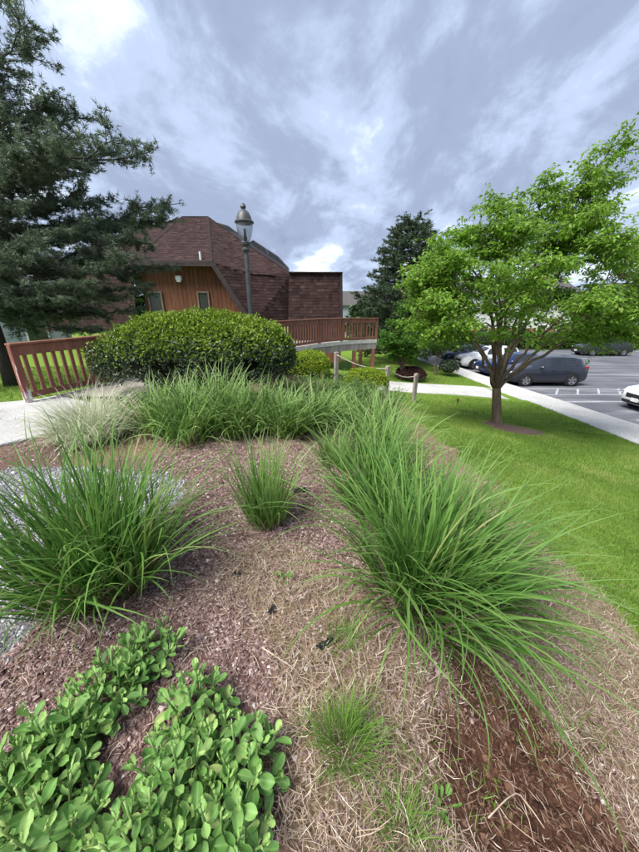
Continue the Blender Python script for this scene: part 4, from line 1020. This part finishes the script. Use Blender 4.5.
# big pine at the left
pb = np.array([-7.6, 7.7, h1(-7.6, 7.7)]); lm = []
r = np.random.default_rng(12)
def pin(u, v, Y, dz): e = PY(u, v, Y); lm.append((max(.8, e.z - pb[2] - dz), tuple(e)))
for u, v, Y, dz in ((30, 22, 7.0, .9), (8, -10, 7.6, 1.0), (30, 55, 7.6, .2), (150, 152, 7.8, .3), (120, 140, 7.2, .5), (92, 118, 8.2, .2), (45, 104, 7.4, .4), (70, 135, 6.6, .6), (181, 203, 8.6, .9), (158, 222, 8.2, .5), (140, 240, 7.6, .5), (165, 268, 8.4, .1),
                    (150, 285, 7.6, .3), (128, 262, 7.0, .3), (112, 245, 7.2, .6), (118, 300, 8.0, 0), (135, 312, 8.4, -.1), (95, 285, 6.8, .2), (70, 300, 6.7, 0), (45, 285, 6.6, .2), (60, 255, 6.7, .4), (30, 240, 6.6, .5), (80, 225, 7.0, .6), (40, 200, 7.0, .5), (85, 190, 7.6, .5),
                    (60, 170, 7.2, .4), (25, 160, 6.8, .6), (15, 120, 7.2, .4), (20, 300, 6.6, .1), (5, 270, 6.6, .3), (50, 318, 7.4, -.3), (82, 316, 8.2, -.2), (20, 325, 7.6, -.4), (0, 316, 6.8, -.2), (-10, 200, 7.0, .4), (100, 330, 9.2, -.3), (100, 200, 8.6, .4), (130, 220, 9.0, .4), (0, 90, 7.6, .3), (5, 60, 7.8, .6),
                    (110, 155, 8.6, .3), (75, 150, 8.8, .2), (40, 130, 8.6, .3), (30, 180, 8.4, .3), (60, 210, 8.4, .3), (90, 260, 8.4, .2), (50, 300, 8.6, 0), (10, 230, 8.4, .3), (145, 215, 8.0, .6), (170, 212, 8.4, .8)): pin(u, v, Y, dz)
for k in range(26):
    a = r.uniform(math.pi * .6, math.pi * 1.45); z = r.uniform(1.2, 9.0); L = (3.6 - .28 * z) * r.uniform(.75, 1.1) + .4
    lm.append((z, tuple(pb + [math.cos(a) * L, math.sin(a) * L, z + r.uniform(-.1, .6)])))
for k in range(6):
    a = r.uniform(-1.6, 1.1); z = r.uniform(7.8, 10); L = (10.5 - z) * .4; lm.append((z, tuple(pb + [math.cos(a) * L, math.sin(a) * L, z + .5])))
conifer('pine_tree', 'large dark pine with long reaching branches at the left edge', pb, 10.8, lm, M['pine_needle'], M['bark_dark'], 5, r0=.15, n2=14, n3=6, ntuft=6, nneed=7, nl=.09, nw=.015, l2=.75)
def cone_limbs(base, h, rad, n, r, z0=.06, power=.8):
    o = []
    for k in range(n):
        f = (k + r.random()) / n; z = h * (z0 + (1 - z0) * f); L = rad * (1 - f) ** power * r.uniform(.8, 1.12) + .15; a = k * 2.4 + r.normal(0, .3)
        o.append((z, tuple(np.array(base) + [math.cos(a) * L, math.sin(a) * L, z + .12 * L + r.normal(0, .1)])))
    return o
cb = (6.4, 25.0, -2.3)
conifer('spruce_tree', 'tall dark spruce rising behind the right end of the deck', cb, 9.9, cone_limbs(cb, 9.7, 4.5, 150, np.random.default_rng(3), power=.62), M['spruce_needle'], M['bark_dark'], 6, r0=.2, n2=9, n3=5, ntuft=4, nneed=6, nl=.17, nw=.036, l2=1.0)
# small trees and shrubs between the deck and the lot
def ell_targets(c, rx, ry, rz, n, r, zlo=-.5):
    o = []
    while len(o) < n:
        d = r.normal(size=3); d /= np.linalg.norm(d)
        if d[2] < zlo: continue
        o.append(np.array(c) + d * np.array([rx, ry, rz]) * r.uniform(.55, 1.0))
    return o
def small_tree(name, label, u, v, Y, top_v, wid, mat, seed, trunk=.25, leafL=.12, n=14, group=None, cat='tree', dens=1.0, bark='bark', ground=None):
    p = PY(u, v, Y); z = h1(p.x, p.y) if ground is None else ground; top = PY(u, top_v, Y).z; h = top - z; c = (p.x, p.y, z + h * (.5 + trunk / 2)); r = np.random.default_rng(seed)
    return broad_tree(name, label, cat, (p.x, p.y, z), (p.x, p.y, z + h * trunk), ell_targets(c, wid, wid * .9, h * (.5 - trunk / 2) * .95, n, r), M[mat], M[bark], n2=int(8 * dens), n3=6, nleaf=10, leafL=leafL, leafW=leafL * .5, l2=(.25 * wid, .5 * wid), l3=(.12 * wid, .25 * wid), r0=.07, seed=seed, droop=.2, t2=(.3, 1.05), rmain=.03, spread=.05 * wid + .03, group=group)
small_tree('leafy_tree', 'dense mid-green small tree standing at the right end of the deck', 402, 366, 16.8, 300, 1.15, 'green_leaf', 21, .14, .13, 22)
small_tree('small_tree', 'thin pale-trunked small tree left of the parked white SUV', 436, 366, 19.5, 318, 1.3, 'green_leaf', 22, .35, .13, 9, dens=.6)
def blob_shrub(name, label, c, rx, ry, rz, mats, nleaf, leafL, seed, group=None, cat='shrub', boxy=2.4, top_new=True, stems=True, rough=.10, core=True):
    """a clipped shrub: leaves over a rounded, uneven shell, twigs inside"""
    r = np.random.default_rng(seed); c = np.array(c, float); t = thing(name, label, cat, tuple(c), group=group)
    d = unit(r.normal(size=(nleaf, 3)) * [1, 1, 1]); d[:, 2] = np.abs(d[:, 2]) * 1.0 - .25 * (r.random(nleaf) < .35)
    d = unit(d)
    q = (np.abs(d) ** boxy).sum(1) ** (1 / boxy); d2 = d / q[:, None]
    lump = 1 + rough * ((fbm(d[:, 0] * 3 + d[:, 2] * 2 + seed, d[:, 1] * 3 + 5, 3, seed) - .5) * 2 + .7 * (fbm(d[:, 0] * 14 + seed, d[:, 1] * 14 + d[:, 2] * 9, 3, seed + 3) - .5))
    lump = lump + (r.random(nleaf) < .02) * r.uniform(0, .07, nleaf)
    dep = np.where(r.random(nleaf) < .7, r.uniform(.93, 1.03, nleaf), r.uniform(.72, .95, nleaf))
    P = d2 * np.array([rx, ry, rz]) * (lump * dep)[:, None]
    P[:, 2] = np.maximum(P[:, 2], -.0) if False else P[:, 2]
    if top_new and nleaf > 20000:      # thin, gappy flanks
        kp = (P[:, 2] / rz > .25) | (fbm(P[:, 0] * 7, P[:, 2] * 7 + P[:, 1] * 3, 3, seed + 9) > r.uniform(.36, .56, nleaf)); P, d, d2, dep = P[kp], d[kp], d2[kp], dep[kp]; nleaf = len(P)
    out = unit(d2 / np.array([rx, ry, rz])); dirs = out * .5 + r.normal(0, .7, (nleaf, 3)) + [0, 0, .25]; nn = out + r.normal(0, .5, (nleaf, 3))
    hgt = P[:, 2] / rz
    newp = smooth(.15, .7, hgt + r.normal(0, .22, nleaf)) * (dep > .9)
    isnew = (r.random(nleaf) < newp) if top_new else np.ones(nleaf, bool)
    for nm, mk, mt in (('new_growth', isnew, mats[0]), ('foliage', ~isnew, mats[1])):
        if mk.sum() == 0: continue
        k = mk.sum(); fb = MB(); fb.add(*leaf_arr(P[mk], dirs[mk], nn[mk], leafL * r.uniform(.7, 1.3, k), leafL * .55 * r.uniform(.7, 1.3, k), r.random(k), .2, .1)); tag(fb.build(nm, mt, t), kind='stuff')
    sb = MB()
    for k in range((60 if nleaf < 20000 else 260) if stems else 0):
        e = r.normal(size=3); e = e / np.linalg.norm(e); e[2] = abs(e[2]); e = e * [rx, ry, rz] * (.9 if nleaf < 20000 else .97); s0 = np.array([e[0] * .35, e[1] * .35, -rz * .35]); sb.add(*tube_arr(bez(s0, (s0 + e) / 2 + r.normal(0, .05, 3), e, 5), [.012, .010, .008, .005, .003], 4, False))
    if stems: tag(sb.build('branches', M['twig'], t), kind='stuff')
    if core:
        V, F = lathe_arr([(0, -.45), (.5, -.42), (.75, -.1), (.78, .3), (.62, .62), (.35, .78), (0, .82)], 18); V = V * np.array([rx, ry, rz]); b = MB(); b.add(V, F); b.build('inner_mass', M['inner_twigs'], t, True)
    return t
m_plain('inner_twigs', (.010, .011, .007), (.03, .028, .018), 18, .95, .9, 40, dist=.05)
# the long clipped hedge
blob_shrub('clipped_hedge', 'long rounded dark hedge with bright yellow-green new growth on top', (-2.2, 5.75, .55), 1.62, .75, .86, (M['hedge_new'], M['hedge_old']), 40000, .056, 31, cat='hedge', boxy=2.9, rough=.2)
p = PY(309, 366, 8.2); blob_shrub('round_shrub', 'small round bright green shrub at the right end of the hedge', (p.x, p.y, p.z - .05), .52, .5, .42, (M['gold_shrub'], M['hedge_old']), 6500, .045, 32, 'clipped shrubs below the deck', top_new=False)
p = PY(366, 378, 8.9); blob_shrub('round_shrub', 'low yellow-green shrub between the rope posts', (p.x, p.y, p.z - .15), .60, .5, .42, (M['gold_shrub'], M['hedge_old']), 8000, .045, 33, 'clipped shrubs below the deck', top_new=False)
p = PY(411, 369, 17.0); blob_shrub('plum_shrub', 'low purple-brown shrub under the small tree past the footpath', (p.x, p.y, h1(p.x, p.y) + .28), .75, .6, .42, (M['plum_leaf'], M['plum_leaf']), 6000, .08, 35, top_new=False, core=False)
p = PY(449, 366, 19.5); blob_shrub('round_shrub', 'small dark green shrub at the edge of the sidewalk', (p.x, p.y, h1(p.x, p.y) + .45), .55, .5, .5, (M['hedge_old'], M['hedge_old']), 2600, .08, 36, top_new=False)
# feathery low juniper in front of them
def juniper(label, x, y, rx, ry, hgt, seed, n=700):
    r = np.random.default_rng(seed); t = thing('creeping_juniper', label, 'shrub', (x, y, h1(x, y)), group='junipers below the deck'); fb = MB(); sb = MB(); LP, LD = [], []
    for k in range(n):
        a = r.uniform(0, 6.28); f = math.sqrt(r.random()); bx, by = x + rx * f * math.cos(a), y + ry * f * math.sin(a); bz = h1(bx, by) if k % 8 == 0 else bz
        dd = unit(np.array([math.cos(a) * .7, math.sin(a) * .7, r.uniform(.2, .9)])[None])[0]; L = hgt * r.uniform(.6, 1.2); p0 = np.array([bx, by, bz + r.uniform(0, .12)]); e = p0 + dd * L
        m = 14; s = r.random((m, 1)); LP.append(p0 + (e - p0) * s + r.normal(0, .015, (m, 3))); LD.append(dd + r.normal(0, .5, (m, 3)))
    LP, LD = np.concatenate(LP), np.concatenate(LD); n = len(LP); off = np.array(t.location)
    fb.add(*leaf_arr(LP - off, LD, r.normal(size=(n, 3)), .07 * r.uniform(.6, 1.3, n), .016, r.random(n), .1)); tag(fb.build('foliage', M['juniper'], t), kind='stuff')
juniper('feathery low juniper spreading in front of the round shrubs', .0, 6.5, 1.0, .65, .42, 41, 1100); juniper('feathery low juniper behind the tall grasses by the rope posts', 1.0, 7.1, .75, .6, .38, 42)

# ================================================================== ORNAMENTAL GRASSES
def clump(name, label, x, y, rad, n, length, lean, curve, width, mat, seed, solo=0, group=None, nseg=7, cat='ornamental grass', kink=.6, wind=(0, 0), pw=.6, dead=0.12):
    global rng
    rng = np.random.default_rng(seed); r = rng; t = thing(name, label, cat, (x, y, h1(x, y)), group=group); off = np.array(t.location)
    a = r.uniform(0, 6.283, n); f = r.random(n) ** pw; bx = x + rad * f * np.cos(a); by = y + rad * f * np.sin(a); bz = H0(bx, by) - .01
    az = a + r.normal(0, .95, n); ln = length * r.uniform(.4, 1.12, n)
    le = (lean[0] + (lean[1] - lean[0]) * f * r.uniform(.6, 1.2, n)); cu = r.uniform(*curve, n) * (.45 + .75 * f)
    # a slope or breeze leans the whole clump
    vx, vy = np.sin(le) * np.cos(az) + wind[0], np.sin(le) * np.sin(az) + wind[1]; az = np.arctan2(vy, vx); le = np.arcsin(np.clip(np.hypot(vx, vy), 0, .98))
    w = width * r.uniform(.5, 1.05, n)
    ln = ln * np.where((np.sin(az) < -.3) & (ln > .8 * length), .88, 1.0)
    V, F, C, per = blades(np.stack([bx, by, bz], -1), az, ln, le, cu, w, nseg, kink=r.normal(0, kink, n))
    V = V - off
    if solo:
        # the longest outer blades are parts of their own
        order = np.argsort(-(ln * (.4 + f)))[:solo]; rest = np.setdiff1d(np.arange(n), order)
    else: order, rest = [], np.arange(n)
    V3, C3 = V.reshape(n, per, 3), C.reshape(n, per, 3); f0 = F[:len(F) // n] - F[0].min() * 0
    k = len(rest); fb = MB(); fb.add(V3[rest].reshape(-1, 3), (f0[None] + (np.arange(k) * per)[:, None, None]).reshape(-1, 4), C3[rest].reshape(-1, 3)); tag(fb.build('foliage', mat, t, True), kind='stuff')
    for i in order:
        b = MB(); b.add(V3[i], f0, C3[i]); b.build('blade', mat, t, True)
    if dead:
        m = int(n * dead); V, F, C, _ = blades(np.stack([bx[:m], by[:m], bz[:m]], -1), az[:m] + r.normal(0, .6, m), ln[:m] * .35, r.uniform(.3, 1.1, m), r.uniform(.2, .9, m), w[:m] * .7, 4); b = MB(); b.add(V - off, F, C); tag(b.build('dead_leaves', M['straw_blade'], t, True), kind='stuff')
    return t
SG, BG = M['silver_grass'], M['bright_grass']
g2 = 'tall silver grasses in the bed'
clump('silver_grass', 'largest arching silver grass clump spilling down the right bank in the foreground', .60, 1.43, .24, 680, 1.06, (.05, .75), (.7, 2.3), .0165, SG, 101, nseg=11, solo=110, group=g2, wind=(.12, -.04), dead=.7)
clump('silver_grass', 'tall silver grass just behind the largest foreground clump', .50, 2.3, .24, 380, .88, (.05, .65), (.5, 1.8), .017, SG, 102, group=g2)
clump('silver_grass', 'silver grass clump nearest the lawn edge, behind the largest clump', .98, 2.15, .2, 260, .8, (.05, .75), (.6, 1.9), .017, SG, 107, group=g2, wind=(.15, 0))
clump('silver_grass', 'low silver grass sweeping over the bank towards the lawn', .98, 1.66, .18, 320, .86, (.05, .8), (.6, 2.0), .015, SG, 108, group=g2, wind=(.25, 0), dead=.4)
clump('silver_grass', 'dense silver grass in the middle of the right-hand drift', .72, 3.25, .28, 380, .85, (.05, .65), (.5, 1.8), .019, BG, 103, group=g2)
clump('silver_grass', 'silver grass at the far end of the right-hand drift, near the rope posts', .85, 4.3, .32, 360, .88, (.05, .7), (.5, 1.8), .021, BG, 104, group=g2)
clump('silver_grass', 'lighter silver grass on the left side of the right-hand drift', .20, 3.05, .18, 160, .62, (.05, .6), (.4, 1.6), .017, BG, 105, group=g2)
clump('silver_grass', 'big upright silver grass clump beside the gravel at the left', -1.28, 1.46, .29, 720, .98, (.03, .62), (.3, 2.0), .016, SG, 106, nseg=10, solo=80, group=g2, dead=.4)
clump('grass_tuft', 'small upright bright green grass tuft standing alone in the mulch', -.40, 2.0, .13, 300, .72, (.03, .42), (.15, 1.3), .013, BG, 110)
clump('variegated_grass', 'pale cream-striped grass mound beside the concrete path', -2.78, 3.62, .31, 1300, .78, (.05, .8), (.8, 2.4), .012, M['cream_grass'], 111)
g3 = 'bright green grasses in front of the hedge'
ROW = (((-2.08, 3.92), 'next to the cream-striped grass'), ((-1.80, 4.12), 'under the left end of the hedge'), ((-1.58, 3.72), 'standing forward of the row, left of its middle'), ((-1.36, 4.1), 'under the middle of the hedge'), ((-1.02, 3.85), 'just right of the hedge middle'),
       ((-.72, 4.12), 'under the right part of the hedge'), ((-.42, 3.9), 'at the right end of the row, nearest the camera'), ((-.12, 4.3), 'at the right end of the row, behind its neighbour'), ((.22, 4.6), 'between the hedge row and the right-hand drift'))
for i, ((x, y), lab) in enumerate(ROW):
    clump('bright_grass', 'bright green grass clump ' + lab, x, y - .13, .2 + .05 * (i % 3), 210 + 30 * (i % 4), 1.15 * (.72, .76, .66, .82, .7, .74, .64, .68, .6)[i], (.03, .6), (.3, 2.0), .025 + .002 * (i % 3), BG, 120 + i, group=g3, dead=.35)
clump('grass_tuft', 'fine bright green fescue tuft at the bottom of the bare bank', .09, .72, .075, 420, .22, (.05, .9), (.3, 1.3), .0032, M['fescue'], 140, nseg=5, dead=.3)
clump('grass_tuft', 'small wispy green tuft beside the black fabric below the largest clump', .10, 1.12, .05, 120, .16, (.05, .9), (.3, 1.3), .0035, M['fescue'], 141, nseg=5, dead=.3)
clump('grass_tuft', 'thin grass tuft at the bottom edge right of the fescue', .28, .52, .06, 160, .17, (.05, .9), (.3, 1.3), .0032, M['fescue'], 142, nseg=5, dead=.4)

# ================================================================== SEDUM
def sedum_leaf_mesh(L, W, cup, mat):
    SS = (0, .18, .40, .62, .80, .93, 1.0); nu, nv = 6, 4; V, F, C = [], [], []
    for i, s in enumerate(SS):
        w = W * (.20 + .80 * math.sin(min(1.0, s / .62) * math.pi / 2) ** 1.4)
        if s > .62: w *= math.sqrt(max(.03, 1 - ((s - .62) / .385) ** 2.2))
        for j in range(nv + 1):
            v = j / nv * 2 - 1; V.append((s * L, v * w / 2, cup * L * (s ** 2) * .55 + abs(v) ** 2 * w * .25 - .02 * L * math.sin(s * 3.1) + .0012 * math.sin(11 * s + 3 * v))); C.append((.5, s, 1 - abs(v)))
    for i in range(nu):
        for j in range(nv): a = i * (nv + 1) + j; F.append((a, a + 1, a + nv + 2, a + nv + 1))
    b = MB(); b.add(V, np.array(F), C); return b.mesh('leaf', mat, True)
SL = [sedum_leaf_mesh(.052, .029, c, M['sedum_leaf']) for c in (.2, .5, -.2)] + [sedum_leaf_mesh(.044, .024, c, M['sedum_heart']) for c in (.5, .8)]
def sedum(label, u, v, rx, ry, nstem, seed, hgt=.20):
    cx, cy = on(u, v, .09)
    r = np.random.default_rng(seed); t = thing('sedum_plant', label, 'sedum', (cx, cy, h1(cx, cy)), group='fleshy sedums in the near corner'); off = np.array(t.location)
    pts = []
    for _ in range(6000):
        a, f = r.uniform(0, 6.28), math.sqrt(r.random()); q = (cx + rx * f * math.cos(a), cy + ry * f * math.sin(a))
        if all(math.hypot(q[0] - p[0], q[1] - p[1]) > .042 for p in pts): pts.append(q)
        if len(pts) >= nstem: break
    st = MB(); cnt = 0; order = r.permutation(len(pts))
    for q in order:
        x, y = pts[q]; ox, oy = (x - cx) / rx, (y - cy) / ry; z0 = h1(x, y); h = hgt * r.uniform(.65, 1.2) * (1.12 - .62 * (ox * ox + oy * oy)); tip = np.array([x + ox * .04, y + oy * .04, z0 + h])
        P = bez((x - ox * .03, y - oy * .03, z0 - .02), (x, y, z0 + h * .5), tip, 6); st.add(*tube_arr(P - off, np.linspace(.005, .0035, 6), 6))
        axis = Vector((ox * .45 + r.normal(0, .18), oy * .45 + r.normal(0, .18), 1)).normalized(); Q = axis.to_track_quat('Z', 'Y').to_matrix().to_4x4()
        ph = r.uniform(0, 6.28); nw = 5; vig = r.uniform(.75, 1.25)
        for k in range(nw):
            f = 1 - k / (nw - 1); pz, _ = along(P, .4 + .6 * f)
            el = (1.15, .75, .48, .28, .08)[k] + r.normal(0, .15); sc = (.45, .78, 1.02, 1.12, 1.05)[k] * r.uniform(.75, 1.1) * vig
            for s in range(2):
                if cnt > 297: break
                me = SL[3 + int(r.integers(0, 2))] if k < 2 else SL[int(r.integers(0, 3))]; o = link('leaf', me, t); an = ph + k * 1.57 + s * math.pi + r.normal(0, .2)
                o.matrix_local = Matrix.Translation(Vector(tuple(pz - off))) @ Q @ Matrix.Rotation(an, 4, 'Z') @ Matrix.Rotation(-el, 4, 'Y') @ Matrix.Rotation(r.normal(0, .28), 4, 'X') @ Matrix.Translation((.005, 0, 0)) @ Matrix.Diagonal((sc, sc * r.uniform(.85, 1.15), sc, 1)); cnt += 1
    st.build('stems', M['sedum_leaf'], t, True)
    return t
sedum('sedum farthest up the bed, touching the left grass clump', 148, 652, .10, .10, 24, 201)
sedum('sedum just below the uppermost one, along the left drift', 104, 690, .13, .12, 29, 202)
sedum('sedum halfway down the left drift, at the edge of the mulch', 52, 742, .13, .11, 29, 203)
sedum('sedum at the left edge of the photo, above the corner', 12, 778, .12, .10, 26, 204)
sedum('sedum in the bottom left corner of the photo', 42, 826, .14, .10, 29, 205)
sedum('uppermost sedum of the right-hand sedum drift', 196, 706, .10, .09, 24, 206)
sedum('sedum nearest the bare centre of the bed, right of the sedum gap', 238, 756, .11, .10, 28, 207)
sedum('sedum in the middle of the right-hand drift, beside the bare gap', 178, 770, .11, .10, 28, 208)
sedum('sedum at the bottom edge, right of the bare gap', 210, 826, .14, .09, 29, 209)
sedum('sedum at the bottom edge, left end of the right-hand drift', 142, 846, .11, .08, 24, 210)

# ================================================================== SMALL THINGS
WL = sedum_leaf_mesh(.05, .022, .1, M['weed_leaf'])
def weed(label, x, y, n, L, seed, up=.5, name='weed'):
    r = np.random.default_rng(seed); t = thing(name, label, 'weed', (x, y, h1(x, y))); a = r.uniform(0, 6.28, n); rad = r.uniform(.0, .05, n)
    P = np.stack([rad * np.cos(a), rad * np.sin(a), r.uniform(.005, .05, n)], -1); D = np.stack([np.cos(a), np.sin(a), r.uniform(.0, up * 2, n)], -1)
    for i in range(n):
        o = link('leaf', WL, t); o.matrix_local = Matrix.Translation(Vector(P[i])) @ Matrix.Rotation(a[i], 4, 'Z') @ Matrix.Rotation(-math.asin(min(.9, D[i][2] / math.hypot(1, D[i][2]))), 4, 'Y') @ Matrix.Rotation(r.normal(0, .3), 4, 'X') @ Matrix.Scale(L / .05 * r.uniform(.6, 1.2), 4)
weed('small clover-like weed in the straw left of the largest grass clump', -.22, 1.45, 16, .035, 301, .4)
weed('broad-leaved weed at the foot of the bank by the pale stick', .42, .58, 16, .032, 302, .5)
weed('little seedling in the soil right of the fescue tuft', .24, .75, 6, .03, 303, .5)
def scrap(label, x, y, L, W, rz, seed):
    r = np.random.default_rng(seed); n = 7; m = 4; V = []
    for i in range(n):
        for j in range(m):
            u, v = (i / (n - 1) - .5) * L, (j / (m - 1) - .5) * W * (.5 + .5 * r.random()); xx = x + u * math.cos(rz) - v * math.sin(rz); yy = y + u * math.sin(rz) + v * math.cos(rz)
            V.append((xx, yy, h1(xx, yy) + .018 + .018 * r.random()))
    F = [(i * m + j, i * m + j + 1, (i + 1) * m + j + 1, (i + 1) * m + j) for i in range(n - 1) for j in range(m - 1)]
    me = bpy.data.meshes.new('fabric_scrap'); me.from_pydata(V, [], F); me.materials.append(M['black_fabric']); o = link('fabric_scrap', me); md = o.modifiers.new('thick', 'SOLIDIFY'); md.thickness = .004
    tag(o, label, 'fabric scrap', 'black weed-barrier scraps')
for lab, u, v, z, L, W, rz, sd in (('torn black fabric scrap left of the largest grass clump, nearest it', 325, 649, -.05, .09, .035, .7, 1), ('small black fabric scrap in the middle of the straw', 236, 578, 0, .05, .03, .2, 2), ('narrow black fabric scrap below the clover-like weed', 272, 612, 0, .05, .022, 1.2, 3), ('black fabric scrap at the top of the bare mulch, left of the grass drift', 300, 492, 0, .12, .06, .3, 4)):
    x, y = on(u, v, z); scrap(lab, x, y, L, W, rz, sd)
def stick(label, pts, rad, name='stick'):
    P = []
    for u, v, z, dz in pts: x, y = on(u, v, z); P.append((x, y, h1(x, y) + dz))
    t0 = P[0]; b = MB(); Q = np.array(P); tt = np.linspace(0, len(P) - 1, 12); Q = np.stack([np.interp(tt, np.arange(len(P)), Q[:, k]) for k in range(3)], -1); b.add(*tube_arr(Q - np.array(t0), np.linspace(rad, rad * .6, 12), 6)); o = b.build(name, M['pale_stick'], None, True); o.location = t0; tag(o, label, 'stick')
stick('bent pale twig lying on the bare soil near the bottom edge', [(484, 830, -.3, .012), (503, 808, -.3, .03), (517, 794, -.3, .02), (530, 815, -.35, .02), (540, 838, -.4, .015)], .0028)
stick('straight pale stick lying in the mulch right of the sedum', [(262, 648, 0, .012), (280, 660, 0, .014), (296, 668, 0, .012)], .0035)
p = PY(457, 406, 11.6); z = h1(p.x, p.y); t = thing('lawn_stake', 'small brown stake sticking up from the lawn left of the tree', 'stake', (p.x, p.y, z))
o = link('shaft', box_mesh('shaft', .04, .04, .16, M['stake_brown'], .006), t); o = link('cap', box_mesh('cap', .10, .08, .12, M['stake_brown'], .02), t); o.location = (0, 0, .15)

# ================================================================== FAR SURROUNDINGS
def house(label, x, y, rz, w, d, h, rh, wall, base_mat, nwin, storeys=2, seed=0, group='houses beyond the lot'):
    zb = h1(x, y) - .3; t = thing('far_house', label, 'house', (x, y, zb), rz, group)
    for nm, z0, z1, mt, pr in (('lower_wall', 0, h * .34, base_mat, .03), ('wall', h * .34, h, wall, 0)):
        link(nm, box_mesh(nm, w + 2 * pr, d + 2 * pr, z1 - z0, mt), t).location = (0, 0, z0)
    e = .4; V = [(-w / 2 - e, -d / 2 - e, h), (w / 2 + e, -d / 2 - e, h), (w / 2 + e, d / 2 + e, h), (-w / 2 - e, d / 2 + e, h), (-w / 2 - e, 0, h + rh), (w / 2 + e, 0, h + rh)]
    me = bpy.data.meshes.new('roof'); me.from_pydata(V, [], [(0, 1, 5, 4), (2, 3, 4, 5), (0, 4, 3), (1, 2, 5), (0, 3, 2, 1)]); me.materials.append(M['far_roof']); link('roof', me, t)
    fm = box_mesh('frame', 1.25, .08, 1.75, M['white_paint'], .01); pm = box_mesh('pane', 1.05, .04, 1.55, M['window_glass'])
    for s in range(storeys):
        for k in range(nwin):
            wn_ = link('window', fm, t); wn_.location = (-w / 2 + w * (k + .5) / nwin, -d / 2 - .05, .9 + s * h / storeys); q = link('pane', pm, wn_); q.location = (0, -.03, .1)
house('pale two-storey house with brick base beyond the lot, seen through the tree', 27, 50, -.1, 15, 9, 6.4, 2.2, M['pale_siding'], M['far_brick'], 6)
house('second pale brick-based house farther right beyond the lot', 48, 50, -.2, 14, 9, 6.0, 2.2, M['pale_siding'], M['far_brick'], 5)
house('grey-blue house glimpsed between the left pine branches', -24, 24, .6, 9, 7, 4.6, 1.8, M['grey_siding'], M['grey_siding'], 3)
house('white house at the far left behind the pine', -36, 27, .7, 10, 8, 4.6, 2.0, M['white_paint'], M['white_paint'], 4)
house('small grey house roof peeping past the shingled wing', 4.5, 60, 0, 12, 8, 5.2, 2.4, M['grey_siding'], M['grey_siding'], 4)
# long hedge along the far side of the lot
blob_shrub('lot_hedge', 'long clipped green hedge along the far side of the lot', (26, 37.5, -1.9), 15, .9, 1.1, (M['green_leaf'], M['far_leaf']), 15000, .22, 51, cat='hedge', boxy=6, rough=.05)
# treeline
def far_tree(label, x, y, h, w, seed, mat='far_leaf'):
    z = h1(x, y); r = np.random.default_rng(seed)
    broad_tree('far_tree', label, 'tree', (x, y, z), (x, y, z + h * .22), ell_targets((x, y, z + h * .6), w, w, h * .4, 14, r), M[mat], M['bark_dark'], n2=7, n3=5, nleaf=9, leafL=.55, leafW=.34, l2=(.35 * w, .6 * w), l3=(.12 * w, .25 * w), r0=.2, seed=seed, rmain=.09, spread=.10 * w, group='trees far behind')
for i, (lab, x, y, h, w) in enumerate((('dark broad tree behind the spruce, right of the deck', 10.5, 38, 6.5, 3.2), ('dark tree left of the pale house across the lot', 16.5, 44, 6.2, 3.2), ('round dark tree between the two pale houses', 37, 46, 6.5, 3.4), ('dark tree at the right edge across the lot', 45, 38, 6.0, 3.4),
                                  ('dark tree far behind the navy car', 13, 52, 7.5, 3.6), ('low dark tree far behind the deck end', 5.0, 40, 5.0, 2.8), ('tall dark tree at the far right edge behind the lot', 56, 44, 7.5, 4.2), ('dark tree behind the grey house at the left', -31, 37, 8, 4.2), ('dark tree farther left behind the pine', -40, 20, 8, 4.2), ('green tree behind the left railing', -16, 26, 5.5, 3.0))):
    far_tree(lab, x, y, h, w, 400 + i)
